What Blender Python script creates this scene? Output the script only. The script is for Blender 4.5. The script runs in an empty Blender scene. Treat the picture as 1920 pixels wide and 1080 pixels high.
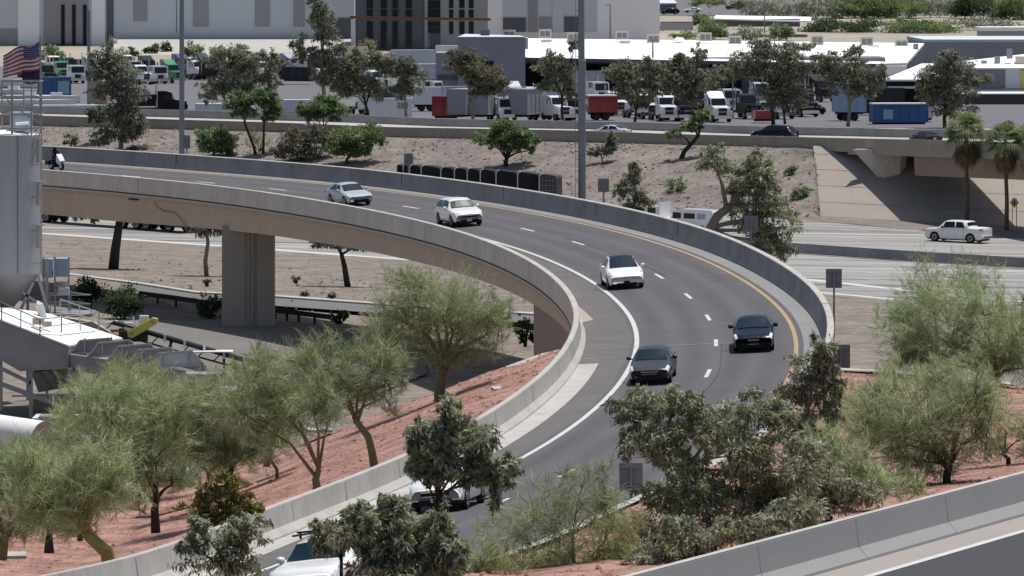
import bpy, math, random
import numpy as np
from mathutils import Matrix, Vector
C = bpy.context.scene.collection
R = math.radians
F, YH, HC = 10000.0, -80.0, 25.0      # focal length in photo pixels, horizon row, camera height

def P(px, py, z):
    D = F*(HC-z)/(py-YH); return Vector(((px-960)*D/F, D, z))
def Q(px, py, D):
    return Vector(((px-960)*D/F, D, HC-(py-YH)*D/F))
def pix(v):
    return 960+F*v[0]/v[1], YH+F*(HC-v[2])/v[1]

# ---------------------------------------------------------------- materials
def _n(nt, t, **k):
    n = nt.nodes.new(t)
    for a, b in k.items():
        if a in n.inputs: n.inputs[a].default_value = b
        else: setattr(n, a, b)
    return n
def mat(name, col, rough=.85, var=.12, scale=3., bump=0., spec=.3, metal=0., col2=None, fine=40., coat=0., stretch=None, con=.38):
    m = bpy.data.materials.new(name); m.use_nodes = True; nt = m.node_tree
    b = nt.nodes['Principled BSDF']
    b.inputs['Roughness'].default_value = rough; b.inputs['Metallic'].default_value = metal
    b.inputs['Specular IOR Level'].default_value = spec; b.inputs['Coat Weight'].default_value = coat
    b.inputs['Coat Roughness'].default_value = .06
    c = Vector(col[:3]); c2 = Vector(col2) if col2 else c
    if var == 0 and not col2:
        b.inputs['Base Color'].default_value = (*c, 1); return m
    tc = _n(nt, 'ShaderNodeTexCoord'); src = tc.outputs['Object']
    if stretch:
        mp = _n(nt, 'ShaderNodeMapping'); mp.inputs['Scale'].default_value = stretch
        nt.links.new(src, mp.inputs[0]); src = mp.outputs[0]
    n1 = _n(nt, 'ShaderNodeTexNoise', Scale=scale, Detail=6., Roughness=.6)
    n2 = _n(nt, 'ShaderNodeTexNoise', Scale=fine, Detail=3., Roughness=.7)
    nt.links.new(src, n1.inputs['Vector']); nt.links.new(src, n2.inputs['Vector'])
    ad = _n(nt, 'ShaderNodeMath', operation='ADD'); nt.links.new(n1.outputs['Fac'], ad.inputs[0]); nt.links.new(n2.outputs['Fac'], ad.inputs[1])
    mr = _n(nt, 'ShaderNodeMapRange'); mr.inputs['From Min'].default_value = 1-con; mr.inputs['From Max'].default_value = 1+con
    nt.links.new(ad.outputs[0], mr.inputs['Value'])
    mx = _n(nt, 'ShaderNodeMix', data_type='RGBA')
    mx.inputs[6].default_value = (*(c*(1-var)), 1); mx.inputs[7].default_value = (*(c2*(1+var)), 1)
    nt.links.new(mr.outputs[0], mx.inputs[0]); nt.links.new(mx.outputs[2], b.inputs['Base Color'])
    if bump:
        bp = _n(nt, 'ShaderNodeBump', Strength=bump, Distance=.05)
        nt.links.new(n2.outputs['Fac'], bp.inputs['Height']); nt.links.new(bp.outputs[0], b.inputs['Normal'])
    return m
def leafmat(name, col, tr=.42):
    m = bpy.data.materials.new(name); m.use_nodes = True; nt = m.node_tree
    b = nt.nodes['Principled BSDF']; out = nt.nodes['Material Output']
    b.inputs['Base Color'].default_value = (*col, 1); b.inputs['Roughness'].default_value = .55; b.inputs['Specular IOR Level'].default_value = .35
    t = _n(nt, 'ShaderNodeBsdfTranslucent'); t.inputs[0].default_value = (min(.8, col[0]*1.7), min(.8, col[1]*1.7), col[2]*1.35, 1)
    mx = _n(nt, 'ShaderNodeMixShader'); mx.inputs[0].default_value = tr
    nt.links.new(b.outputs[0], mx.inputs[1]); nt.links.new(t.outputs[0], mx.inputs[2]); nt.links.new(mx.outputs[0], out.inputs['Surface'])
    return m
M = {}
def paint(name, col, rough=.3): M[name] = mat(name, col, rough, 0, spec=.4 if max(col) > .2 else .2, coat=.6 if max(col) > .2 else .06)
M['asphalt'] = mat('asphalt', (.095, .092, .10), .9, .16, .25, .15, fine=9)
M['asphalt_new'] = mat('asphalt_dark', (.055, .056, .064), .9, .12, .3, .1, fine=9)
M['asphalt_old'] = mat('asphalt_old', (.15, .145, .15), .92, .14, .12, .1, fine=3)
M['lot'] = mat('lot_asphalt', (.145, .14, .155), .92, .12, .05, 0, fine=.6)
M['conc'] = mat('concrete', (.42, .405, .38), .85, .24, .5, .1, fine=6, stretch=(1, 1, .35))
M['conc_grey'] = mat('concrete_grey', (.275, .27, .275), .85, .26, .45, .1, fine=5, con=.28)
M['conc_tan'] = mat('concrete_tan', (.66, .58, .51), .85, .24, .35, .05, fine=4, stretch=(1, 1, .3))
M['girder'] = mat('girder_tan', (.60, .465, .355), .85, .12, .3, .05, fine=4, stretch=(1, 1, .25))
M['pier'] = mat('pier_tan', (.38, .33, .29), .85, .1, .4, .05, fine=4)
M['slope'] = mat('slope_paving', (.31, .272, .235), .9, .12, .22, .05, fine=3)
M['white_line'] = mat('white_paint_line', (.53, .52, .51), .8, .16, 2.)
M['yellow_line'] = mat('yellow_paint_line', (.37, .27, .165), .8, .14, 2.)
M['tan'] = mat('tan_gravel', (.20, .172, .148), .95, .38, .3, .3, fine=1.2, con=.3)
M['tan2'] = mat('tan_embankment', (.195, .168, .153), .95, .38, .35, .3, fine=1.5, con=.3)
M['dust'] = mat('dusty_soil', (.20, .175, .15), .95, .2, .12, .2, fine=2)
M['red'] = mat('red_gravel', (.30, .17, .138), .95, .5, .6, .8, fine=6, con=.22)
M['yard'] = mat('yard_ground', (.17, .16, .15), .95, .2, .15, .2, fine=2)
M['far'] = mat('far_ground', (.33, .295, .245), .95, .25, .02, fine=.2)
M['steel'] = mat('galvanised_steel', (.34, .345, .36), .5, .12, 2., metal=.55, spec=.5)
M['pole'] = mat('pole_steel', (.22, .235, .27), .5, .12, 1., metal=.4, spec=.5)
M['sign_back'] = mat('sign_back', (.22, .22, .235), .7, .15, 3.)
M['silo'] = mat('silo_steel', (.42, .43, .45), .75, .16, .4, metal=0, spec=.2, stretch=(1, 1, .2))
M['bin'] = mat('bin_steel', (.31, .30, .31), .65, .26, .7, metal=.15)
M['bin_white'] = mat('bin_white_top', (.78, .78, .77), .6, .06, .6)
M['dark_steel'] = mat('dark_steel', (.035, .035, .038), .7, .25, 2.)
M['rail'] = mat('rail_grey', (.42, .42, .42), .6, .1, 3.)
M['black'] = mat('black_rubber', (.012, .012, .014), .75, .2, 5.)
M['blackcloth'] = mat('black_cloth', (.014, .014, .016), .7, .3, 1.5, .2)
M['greycloth'] = mat('grey_mesh', (.06, .06, .062), .7, .3, 2)
M['whiteedge'] = mat('white_edge', (.62, .62, .62), .6, .1, 3.)
M['glass'] = mat('tinted_glass', (.010, .014, .019), .1, 0, spec=.4)
M['glass2'] = mat('windscreen_glass', (.010, .026, .040), .33, 0, spec=.09)
M['chrome'] = mat('chrome', (.7, .7, .72), .15, 0, metal=1.)
M['rim'] = mat('alloy_rim', (.28, .28, .29), .35, 0, metal=.7)
M['rim_dark'] = mat('dark_rim', (.03, .03, .032), .4, 0, metal=.4)
M['lamp'] = mat('headlight_lens', (.72, .75, .78), .08, 0, spec=.9)
M['redlens'] = mat('tail_light_lens', (.32, .02, .02), .15, 0, spec=.7)
M['plate'] = mat('number_plate', (.55, .52, .5), .5, 0)
paint('pwhite', (.80, .80, .80)); paint('psilver', (.46, .48, .53), .28); paint('pgrey', (.05, .055, .068), .28); paint('pnavy', (.008, .010, .022), .25)
paint('pblack', (.010, .010, .012), .25); paint('pmaroon', (.035, .012, .022), .3); paint('pred', (.30, .02, .03)); paint('pblue', (.03, .09, .24)); paint('pgreen', (.02, .25, .10))
paint('pcream', (.6, .55, .45), .5)
M['skin'] = mat('skin', (.38, .22, .16), .6, 0); M['leather'] = mat('black_clothing', (.012, .012, .015), .7, 0)
M['white_roof'] = mat('white_roof', (.86, .86, .87), .6, .03, .2)
M['w_light'] = mat('wall_light_grey', (.55, .59, .64), .85, .05, .05, fine=.4)
M['w_white'] = mat('wall_white', (.88, .89, .91), .85, .03, .05, fine=.4)
M['w_mid'] = mat('wall_mid_grey', (.31, .315, .34), .85, .06, .05, fine=.4)
M['w_dark'] = mat('wall_slate', (.12, .125, .15), .85, .06, .05, fine=.4)
M['w_tan'] = mat('wall_tan', (.45, .36, .27), .85, .08, .1)
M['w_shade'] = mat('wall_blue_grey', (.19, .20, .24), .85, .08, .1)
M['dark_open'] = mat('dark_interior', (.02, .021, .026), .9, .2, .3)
M['blue_steel'] = mat('blue_painted_steel', (.05, .13, .30), .6, .18, .6)
M['blue_pale'] = mat('pale_blue_panel', (.30, .42, .52), .6, .1, .8)
M['yellow'] = mat('yellow_steel', (.62, .55, .12), .6, .1, 2.)
M['tarp'] = mat('tarp_white', (.62, .63, .66), .7, .12, .5)
M['rust'] = mat('rusty_steel', (.16, .075, .05), .85, .3, 1.)
M['flag_red'] = mat('flag_red', (.36, .06, .10), .8, .05, 2.); M['flag_white'] = mat('flag_white', (.68, .62, .66), .8, .05, 2.); M['flag_blue'] = mat('flag_blue', (.055, .055, .16), .8, .05, 2.)
M['flag_dark'] = mat('flag_dark', (.03, .022, .06), .8, .1, 2.)
M['bark_pv'] = mat('palo_verde_bark', (.21, .185, .10), .8, .25, 3.); M['bark_pv_y'] = mat('yellow_green_bark', (.30, .27, .09), .8, .25, 3.)
M['conc_smooth'] = mat('concrete_smooth', (.285, .285, .285), .85, .1, .6, .05, fine=8)
M['bark_eu'] = mat('pale_bark', (.24, .205, .17), .85, .3, 2.); M['bark_dk'] = mat('dark_bark', (.045, .037, .03), .9, .2, 3.); M['bark_palm'] = mat('palm_bark', (.13, .10, .075), .95, .2, 3.)
LEAF = {
 'pv':  [leafmat('palo_verde_leaf', (0.255, 0.293, 0.174)), leafmat('palo_verde_leaf_pale', (0.355, 0.393, 0.260)), leafmat('palo_verde_leaf_deep', (0.155, 0.188, 0.107))],
 'pvy': [leafmat('yellow_green_leaf', (0.276, 0.302, 0.166)), leafmat('yellow_leaf', (0.349, 0.367, 0.207)), leafmat('olive_leaf', (0.186, 0.201, 0.107))],
 'pvg': [leafmat('fresh_green_leaf', (0.301, 0.357, 0.221)), leafmat('green_leaf_pale', (0.426, 0.475, 0.314)), leafmat('green_leaf_deep', (0.195, 0.244, 0.144))],
 'eu':  [leafmat('eucalyptus_leaf', (0.241, 0.254, 0.193)), leafmat('eucalyptus_leaf_pale', (0.413, 0.425, 0.371)), leafmat('eucalyptus_leaf_dark', (0.107, 0.113, 0.090)), leafmat('eucalyptus_leaf_olive', (0.266, 0.282, 0.160))],
 'eum': [leafmat('far_eucalyptus_leaf', (0.190, 0.202, 0.162)), leafmat('far_eucalyptus_leaf_pale', (0.281, 0.294, 0.251)), leafmat('far_eucalyptus_leaf_dark', (0.098, 0.107, 0.086))],
 'mq':  [leafmat('mesquite_leaf', (0.154, 0.210, 0.103)), leafmat('mesquite_leaf_pale', (0.217, 0.283, 0.145)), leafmat('mesquite_leaf_dark', (0.084, 0.125, 0.061))],
 'br':  [leafmat('bush_leaf', (0.125, 0.181, 0.044)), leafmat('bush_leaf_olive', (0.200, 0.175, 0.062)), leafmat('bush_leaf_brown', (0.213, 0.119, 0.069))],
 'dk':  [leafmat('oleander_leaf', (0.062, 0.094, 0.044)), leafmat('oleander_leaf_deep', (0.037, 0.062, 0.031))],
 'gr':  [leafmat('brown_grey_leaf', (0.163, 0.156, 0.121)), leafmat('dusty_leaf', (0.224, 0.216, 0.170)), leafmat('brown_leaf_deep', (0.082, 0.078, 0.061))],
 'palm':[leafmat('palm_frond', (0.106, 0.156, 0.062)), leafmat('palm_frond_pale', (0.200, 0.213, 0.112))],
 'dead':[leafmat('dead_frond', (0.300, 0.213, 0.125)), leafmat('dead_frond_dark', (0.125, 0.094, 0.062))],
}
# ---------------------------------------------------------------- objects
def tag(o, label=None, cat=None, group=None, kind=None):
    if label: o['label'] = label
    if cat: o['category'] = cat
    if group: o['group'] = group
    if kind: o['kind'] = kind
    return o
def root(name, label, cat, loc=(0, 0, 0), group=None):
    o = bpy.data.objects.new(name, None); C.objects.link(o); o.empty_display_size = .3
    o.location = loc; return tag(o, label, cat, group)
class MB:
    def __init__(s): s.v = []; s.f = []
    def add(s, vs, fs):
        n = len(s.v); s.v += [tuple(x) for x in vs]; s.f += [tuple(i+n for i in f) for f in fs]; return s
    def box(s, c, d, rz=0., mtx=None):
        hx, hy, hz = d[0]/2, d[1]/2, d[2]/2
        vs = [Vector((x, y, z)) for z in (-hz, hz) for x, y in ((-hx, -hy), (hx, -hy), (hx, hy), (-hx, hy))]
        m = mtx or Matrix.Rotation(rz, 3, 'Z')
        vs = [m @ v + Vector(c) for v in vs]
        return s.add(vs, [(3, 2, 1, 0), (4, 5, 6, 7), (0, 1, 5, 4), (1, 2, 6, 5), (2, 3, 7, 6), (3, 0, 4, 7)])
    def prism(s, poly, ext):
        n = len(poly); e = Vector(ext); a = [Vector(p) for p in poly]
        return s.add(a+[p+e for p in a], [tuple(range(n)), tuple(range(2*n-1, n-1, -1))]+[(i, i+n, (i+1) % n+n, (i+1) % n) for i in range(n)])
    def quad(s, *p): return s.add(p, [tuple(range(len(p)))])
    def bar(s, a, b, w, h=None):
        a, b = Vector(a), Vector(b); d = (b-a); L = d.length; d = d/L; h = h or w
        up = Vector((0, 0, 1)) if abs(d.z) < .95 else Vector((1, 0, 0))
        x = d.cross(up).normalized(); y = x.cross(d)
        m = Matrix((x, d, y)).transposed()
        return s.box((a+b)/2, (w, L, h), mtx=m)
    def tube(s, pts, rad, n=8, cap=True):
        pts = [Vector(p) for p in pts]; base = len(s.v); k = len(pts)
        if not hasattr(rad, '__len__'): rad = [rad]*k
        px = None
        for i, p in enumerate(pts):
            d = (pts[min(i+1, k-1)]-pts[max(i-1, 0)]).normalized()
            if px is None:
                px = d.cross(Vector((.13, .31, .94)) if abs(d.z) < .9 else Vector((1, .1, 0))).normalized()
            px = (px-d*px.dot(d)).normalized(); py = d.cross(px)
            for j in range(n):
                a = 2*math.pi*j/n; s.v.append(tuple(p+(px*math.cos(a)+py*math.sin(a))*rad[i]))
        for i in range(k-1):
            for j in range(n):
                a = base+i*n+j; b = base+i*n+(j+1) % n; s.f.append((a, b, b+n, a+n))
        if cap: s.f.append(tuple(base+j for j in range(n-1, -1, -1))); s.f.append(tuple(base+(k-1)*n+j for j in range(n)))
        return s
    def sheet(s, rows):
        n = len(rows[0]); base = len(s.v)
        for r in rows: s.v += [tuple(p) for p in r]
        for i in range(len(rows)-1):
            for j in range(n-1):
                a = base+i*n+j; s.f.append((a, a+1, a+n+1, a+n))
        return s
    def build(s, name, m, parent=None, smooth=False, world=True):
        me = bpy.data.meshes.new(name); me.from_pydata(s.v, [], s.f); me.materials.append(m if not isinstance(m, str) else M[m]); me.update()
        if smooth: me.polygons.foreach_set('use_smooth', [True]*len(me.polygons))
        o = bpy.data.objects.new(name, me); C.objects.link(o)
        if parent:
            o.parent = parent
            if world:
                g = parent; L = Vector(g.location)
                while g.parent: g = g.parent; L += g.location
                o.location = -L
        return o
def structure(mb, name, m, smooth=False):
    return tag(mb.build(name, m, None, smooth), kind='structure')
def copy_tree(o, parent=None):
    c = o.copy(); C.objects.link(c); c.parent = parent
    for ch in [x for x in o.children]: copy_tree(ch, c)
    return c
def interp(x, xs, ys): return float(np.interp(x, xs, ys))

# ---------------------------------------------------------------- camera, sun, sky
cam = bpy.data.cameras.new('camera'); co = bpy.data.objects.new('camera', cam); C.objects.link(co)
co.location = (0, 0, HC); co.rotation_euler = (R(90), 0, 0)
cam.sensor_width = 36; cam.lens = 36*F/1920; cam.shift_y = -(540-YH)/1920; cam.clip_start = 5; cam.clip_end = 9000
bpy.context.scene.camera = co
SUN = Vector((.80, .60, 0)).normalized()*math.cos(R(75)); SUN.z = math.sin(R(75))
sl = bpy.data.lights.new('sun', 'SUN'); sl.energy = 4.2; sl.angle = R(.53); sl.color = (1, .965, .91)
so = bpy.data.objects.new('sun', sl); C.objects.link(so); so.rotation_euler = SUN.to_track_quat('Z', 'Y').to_euler(); so.location = (40, 200, 200)
w = bpy.data.worlds.new('World'); bpy.context.scene.world = w; w.use_nodes = True; nt = w.node_tree
sky = nt.nodes.new('ShaderNodeTexSky'); sky.sky_type = 'NISHITA'; sky.sun_disc = False
sky.sun_elevation = R(75); sky.sun_rotation = math.atan2(SUN.x, SUN.y); sky.dust_density = 2.0
nt.links.new(sky.outputs[0], nt.nodes['Background'].inputs[0]); nt.nodes['Background'].inputs[1].default_value = .085
vs = bpy.context.scene.view_settings; vs.view_transform = 'Standard'; vs.look = 'None'; vs.gamma = 1; vs.exposure = 0

# ---------------------------------------------------------------- the curved ramp path
KT = np.arange(-4, 25, 2.)
KX = [-56.85, -41.5, -27.93, -16.25, -6.58, .95, 6.17, 8.98, 9.39, 7.01, 2.55, -1.57, -4.6, -9.5, -16.]
KD = [430.01, 411.05, 390.97, 369.71, 347.15, 323.23, 298.01, 271.84, 245.48, 219.89, 195.77, 173.11, 151.25, 131., 116.]
KZ = [8.78, 8.96, 8.94, 8.9, 8.72, 8.48, 8.16, 7.73, 7.25, 6.45, 6.08, 6.58, 7.6, 8.6, 9.2]
def _nat(y):
    n = len(KT); A = np.zeros((n, n)); r = np.zeros(n); A[0, 0] = A[-1, -1] = 1; h = 2.
    for i in range(1, n-1):
        A[i, i-1] = h; A[i, i] = 4*h; A[i, i+1] = h; r[i] = 6*((y[i+1]-y[i])/h-(y[i]-y[i-1])/h)
    return np.linalg.solve(A, r)
_M = [_nat(k) for k in (KX, KD, KZ)]
def path(t):
    i = min(max(int((t+4)//2), 0), len(KT)-2); a = KT[i+1]-t; b = t-KT[i]; o = []
    for y, m in zip((KX, KD, KZ), _M):
        o.append((m[i]*a**3+m[i+1]*b**3)/12+(y[i]/2-m[i]/3)*a+(y[i+1]/2-m[i+1]/3)*b)
    return Vector(o)
def frame(t):
    a = path(max(t-.05, -4)); b = path(min(t+.05, 24)); d = (b-a).normalized(); l = Vector((-d.y, d.x, 0)).normalized()
    return path(t), d, l
def rp(t, o, dz=0.):
    p, d, l = frame(t); q = p+l*o; q.z += interp(t, [8, 14, 20], [.073, .04, .12])*o+dz; return q
def ts(a, b, step=.25):
    n = max(2, int(round((b-a)/step))+1); return [a+(b-a)*i/(n-1) for i in range(n)]
def ramp_solve(px, py, tr=(-4, 23), orr=(-6, 5)):
    best = None
    for t in np.arange(tr[0], tr[1], .1):
        for o in np.arange(orr[0], orr[1]+.01, .25):
            q = pix(rp(t, o)); e = (q[0]-px)**2+(q[1]-py)**2
            if best is None or e < best[0]: best = (e, t, o)
    return best[1], best[2]
# ================================================================ SETTING
LS, RS = -6.38, 4.84
def ribbon(t0, t1, offs, dz=0., step=.25): return [[rp(t, o, dz) for o in offs] for t in ts(t0, t1, step)]
# road surface with a worn-lane material (uv: across, along)
def road_mat():
    m = mat('ramp_asphalt', (.098, .094, .102), .9, .14, .22, .12, fine=8); nt = m.node_tree
    b = nt.nodes['Principled BSDF']; mix = [n for n in nt.nodes if n.type == 'MIX'][0]
    uv = _n(nt, 'ShaderNodeUVMap'); sp = _n(nt, 'ShaderNodeSeparateXYZ'); nt.links.new(uv.outputs[0], sp.inputs[0])
    # polished tyre tracks: two per 3.66 m lane
    a = _n(nt, 'ShaderNodeMath', operation='MULTIPLY'); a.inputs[1].default_value = 2*math.pi/1.83; nt.links.new(sp.outputs['X'], a.inputs[0])
    c = _n(nt, 'ShaderNodeMath', operation='COSINE'); nt.links.new(a.outputs[0], c.inputs[0])
    ns = _n(nt, 'ShaderNodeTexNoise', Scale=1., Detail=4.); mp = _n(nt, 'ShaderNodeMapping'); mp.inputs['Scale'].default_value = (1.2, .05, 1)
    nt.links.new(uv.outputs[0], mp.inputs[0]); nt.links.new(mp.outputs[0], ns.inputs['Vector'])
    s = _n(nt, 'ShaderNodeMath', operation='MULTIPLY_ADD'); s.inputs[1].default_value = .085; s.inputs[2].default_value = .78; nt.links.new(c.outputs[0], s.inputs[0])
    s2 = _n(nt, 'ShaderNodeMath', operation='MULTIPLY_ADD'); s2.inputs[1].default_value = .44; nt.links.new(ns.outputs['Fac'], s2.inputs[0]); nt.links.new(s.outputs[0], s2.inputs[2])
    vm = _n(nt, 'ShaderNodeVectorMath', operation='SCALE'); nt.links.new(mix.outputs[2], vm.inputs[0]); nt.links.new(s2.outputs[0], vm.inputs['Scale'])
    nt.links.new(vm.outputs[0], b.inputs['Base Color']); return m
offs = [LS+.2, -5, -3.66, -1.8, 0, 1.8, 3.66, RS-.05]
rows = ribbon(-4, 24, offs)
ro = structure(MB().sheet(rows), 'ramp_road', road_mat(), True)
uvl = ro.data.uv_layers.new(name='UVMap'); ncol = len(offs); tl = ts(-4, 24)
for l in ro.data.loops:
    i, j = divmod(l.vertex_index, ncol); uvl.data[l.index].uv = (offs[j], tl[i]*12.2)
def strip(t0, t1, o, wd, dz, step=.25): return MB().sheet([[rp(t, o-wd/2, dz), rp(t, o+wd/2, dz)] for t in ts(t0, t1, step)])
structure(strip(-4, 22, -3.66, .22, .012), 'white_edge_line', 'white_line')
structure(strip(-4, 15.2, 3.66, .20, .012), 'yellow_edge_line', 'yellow_line')
m = MB()
for k in range(-4, 22):
    dof = interp(k, [13.4, 15, 18], [0, -.45, -.8])
    m.sheet([[rp(t, dof-.09, .012), rp(t, dof+.09, .012)] for t in ts(k-.125, k+.125, .06)])
structure(m, 'lane_dashes', 'white_line')
# right shoulder and gutters of pale concrete
structure(MB().sheet([[rp(t, 4.0, .006), rp(t, RS-.02, .006)] for t in ts(-4, 14)]), 'right_shoulder', mat('shoulder_concrete', (.235, .23, .232), .9, .14, .4, fine=6))
structure(MB().sheet([[rp(t, LS+.2, .004), rp(t, -5.2, .004), rp(t, -3.95+.12*math.sin(t*5)*math.sin(t*2.3), .004)] for t in ts(3, 21, .2)]), 'left_shoulder', mat('shoulder_asphalt', (.128, .12, .118), .9, .22, .5, .1, fine=6))
structure(MB().sheet([[rp(t, LS+.15, .009), rp(t, -6.1+interp(t, [9.2, 10.8, 10.9], [.0, .62, 0]), .009)] for t in ts(8.8, 10.9, .1)]), 'left_gutter_apron', mat('apron_concrete', (.33, .295, .265), .9, .1, .4))
structure(MB().sheet([[rp(t, LS+.15, .03), rp(t, -5.15, .03)] for t in ts(12.55, 21)]).sheet([[rp(t, -5.15, .03), rp(t, -5.15, -.02)] for t in ts(12.55, 21)]).sheet([[rp(12.55, LS+.15, .03), rp(12.55, -5.15, .03)], [rp(12.55, LS+.15, -.02), rp(12.55, -5.15, -.02)]]), 'left_kerb_gutter', 'conc')
structure(MB().sheet([[rp(t, RS-.25, .10), rp(t, RS+.2, .10)] for t in ts(14.2, 22)]).sheet([[rp(t, RS-.25, -.02), rp(t, RS-.25, .10)] for t in ts(14.2, 22)]), 'right_kerb', 'conc')
# thin joints and tar seams across the ramp
m = MB()
for t, a, b in ((12.02, -6., 2.0), (12.35, -6, -4.6), (9.1, 2.2, 4.7), (11.3, .4, 1.6), (4.1, -3, 1)):
    m.sheet([[rp(t+.0, o, .014), rp(t+.012, o, .014)] for o in np.linspace(a, b, 6)])
structure(m, 'pavement_joints', 'conc_grey')
m = MB()
for o, a, b in ((.35, 12, 16.5), (.22, 6.6, 9.0)):
    m.sheet([[rp(t, o+.1*math.sin(t*3)-.03, .013), rp(t, o+.1*math.sin(t*3)+.03, .013)] for t in ts(a, b, .2)])
structure(m, 'tar_seams', mat('tar_seam', (.07, .068, .073), .9, .2, .5))
# barriers
def profile_wall(prof, t0, t1, step=.25):
    m = MB(); rows = [[rp(t, o, z) for o, z in prof] for t in ts(t0, t1, step)]
    m.sheet(rows); n = len(prof); m.f.append(tuple(range(n))); k = len(m.v)-n; m.f.append(tuple(range(k+n-1, k-1, -1))); return m
r_ = root('parapet_wall', 'tan and grey concrete parapet along the inner side of the curved flyover ramp, tan on its outer face', 'barrier', rp(8, LS))
profile_wall([(-6.1, -.1), (-6.1, .08), (-6.27, .34), (-6.36, 1.03), (-6.38, 1.06), (-6.60, 1.06), (-6.64, 1.03), (-6.66, -.1)], -4, 11.2).build('wall', 'conc_tan', r_)
profile_wall([(-6.04, -.1), (-6.06, .09), (-6.27, .34), (-6.36, 1.03), (-6.38, 1.06), (-6.60, 1.06), (-6.64, 1.03), (-6.66, -3.0)], 11.2, 22).build('ground_wall', 'conc', r_)
MB().sheet([[rp(t, -6.35, 1.066), rp(t, -6.63, 1.066)] for t in ts(-4, 11.2)]).build('top_strip', 'conc', r_)
m = MB()
for t in (1.25, 6.1): m.sheet([[rp(t, -6.664, z), rp(t+.006, -6.664, z)] for z in (-.05, .5, 1.02)])
for t in np.arange(11.7, 21, .75): m.sheet([[rp(t, -6.35, 1.0), rp(t+.006, -6.35, 1.0)], [rp(t, -6.26, .36), rp(t+.006, -6.26, .36)]])
m.build('joint_lines', 'conc_grey', r_)
r_ = root('parapet_wall', 'dark grey concrete parapet along the outer side of the curved flyover ramp, with pale top', 'barrier', rp(8, RS))
profile_wall([(RS, -.1), (RS, .06), (RS+.16, .32), (RS+.2, 1.05), (RS+.22, 1.07), (RS+.5, 1.07), (RS+.53, 1.04), (RS+.56, -1.2)], -4, 13.1).build('wall', 'conc_grey', r_)
MB().sheet([[rp(t, RS+.22, 1.078), rp(t, RS+.51, 1.078)] for t in ts(-4, 13.1)]).build('top_strip', 'conc', r_)
m = MB()
for t in np.arange(-3.2, 13, 1.5): m.sheet([[rp(t, RS+.148, .31), rp(t+.008, RS+.148, .31)], [rp(t, RS+.192, 1.04), rp(t+.008, RS+.192, 1.04)]])
m.build('joint_lines', 'dark_steel', r_)
# bridge: girder, deck edge, pier, abutment
br = root('flyover_bridge', 'tan concrete box girder bridge carrying the curved ramp, on a wide rectangular pier', 'bridge', (-18, 361, 0))
dep = lambda t: interp(t, [-4, 1, 3, 5, 8, 11.4], [2.3, 2.25, 1.85, 1.65, 1.4, 1.2])
m = MB(); rows = []
for t in ts(-4, 11.4):
    d = dep(t); rows.append([rp(t, -6.67, -.11), rp(t, -6.67, -.36), rp(t, -6.42, -.44), rp(t, -6.34, -d+.05), rp(t, -6.1, -d), rp(t, 4.7, -d), rp(t, 5.2, -.45), rp(t, RS+.57, -.36), rp(t, RS+.57, -.11)])
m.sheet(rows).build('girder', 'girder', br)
m = MB()
for t in ts(-4, 11.4): pass
m.sheet([[rp(t, -6.675, -.36), rp(t, -6.675, -.25)] for t in ts(-4, 11.4)]).build('deck_edge', 'conc', br)
MB().sheet([[rp(t, -6.672, -.12), rp(t, -6.672, -.03)] for t in ts(-4, 11.2)]).build('dark_edge_strip', 'dark_steel', br)  # flat dark strip painted along the parapet foot, no recess cut
x0, x1 = Q(416, 600, 361).x, Q(513, 600, 361).x
zt = rp(1.35, -6)[2]-2.2
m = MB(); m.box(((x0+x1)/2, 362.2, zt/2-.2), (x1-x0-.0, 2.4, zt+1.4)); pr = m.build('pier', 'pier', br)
m = MB()
for fx in (.46, .54, .62, .66): m.box((x0+(x1-x0)*fx, 360.98, zt/2-.2), (.045, .05, zt+1.2))
m.build('groove', 'conc_grey', pr)
a0, a1 = rp(10.35, -6.0), rp(10.35, 4.6)
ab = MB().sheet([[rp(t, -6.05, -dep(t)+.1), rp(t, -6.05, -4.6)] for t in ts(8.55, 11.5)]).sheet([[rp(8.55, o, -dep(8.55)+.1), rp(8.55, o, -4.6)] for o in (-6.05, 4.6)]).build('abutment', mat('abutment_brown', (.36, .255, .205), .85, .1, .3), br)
m = MB()
for t in (10.1, 10.25, 10.4, 10.55, 10.7): m.sheet([[rp(t, -6.08, -1.3), rp(t+.03, -6.08, -1.3)], [rp(t, -6.08, -3.6), rp(t+.03, -6.08, -3.6)]])
m.build('groove', 'dark_steel', ab)
cr = rp(1.15, -6.685, -.42)
m = MB(); m.box((cr.x+.25, cr.y-.1, cr.z-.06), (1.35, .05, .12), rz=-.9); m.build('drain_slot', 'dark_steel', br)
ps = [rp(1.45+q*.09, -6.43+.012*k, -.5-1.5*k) for k, q in ((0, 0), (.25, .5), (.4, 1.6), (.42, 3.4), (.7, 4.4), (.98, 5.2))]
MB().tube([p+Vector((-.03, -.05, 0)) for p in ps], .022, 4).build('crack', 'dark_steel', br)

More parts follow.
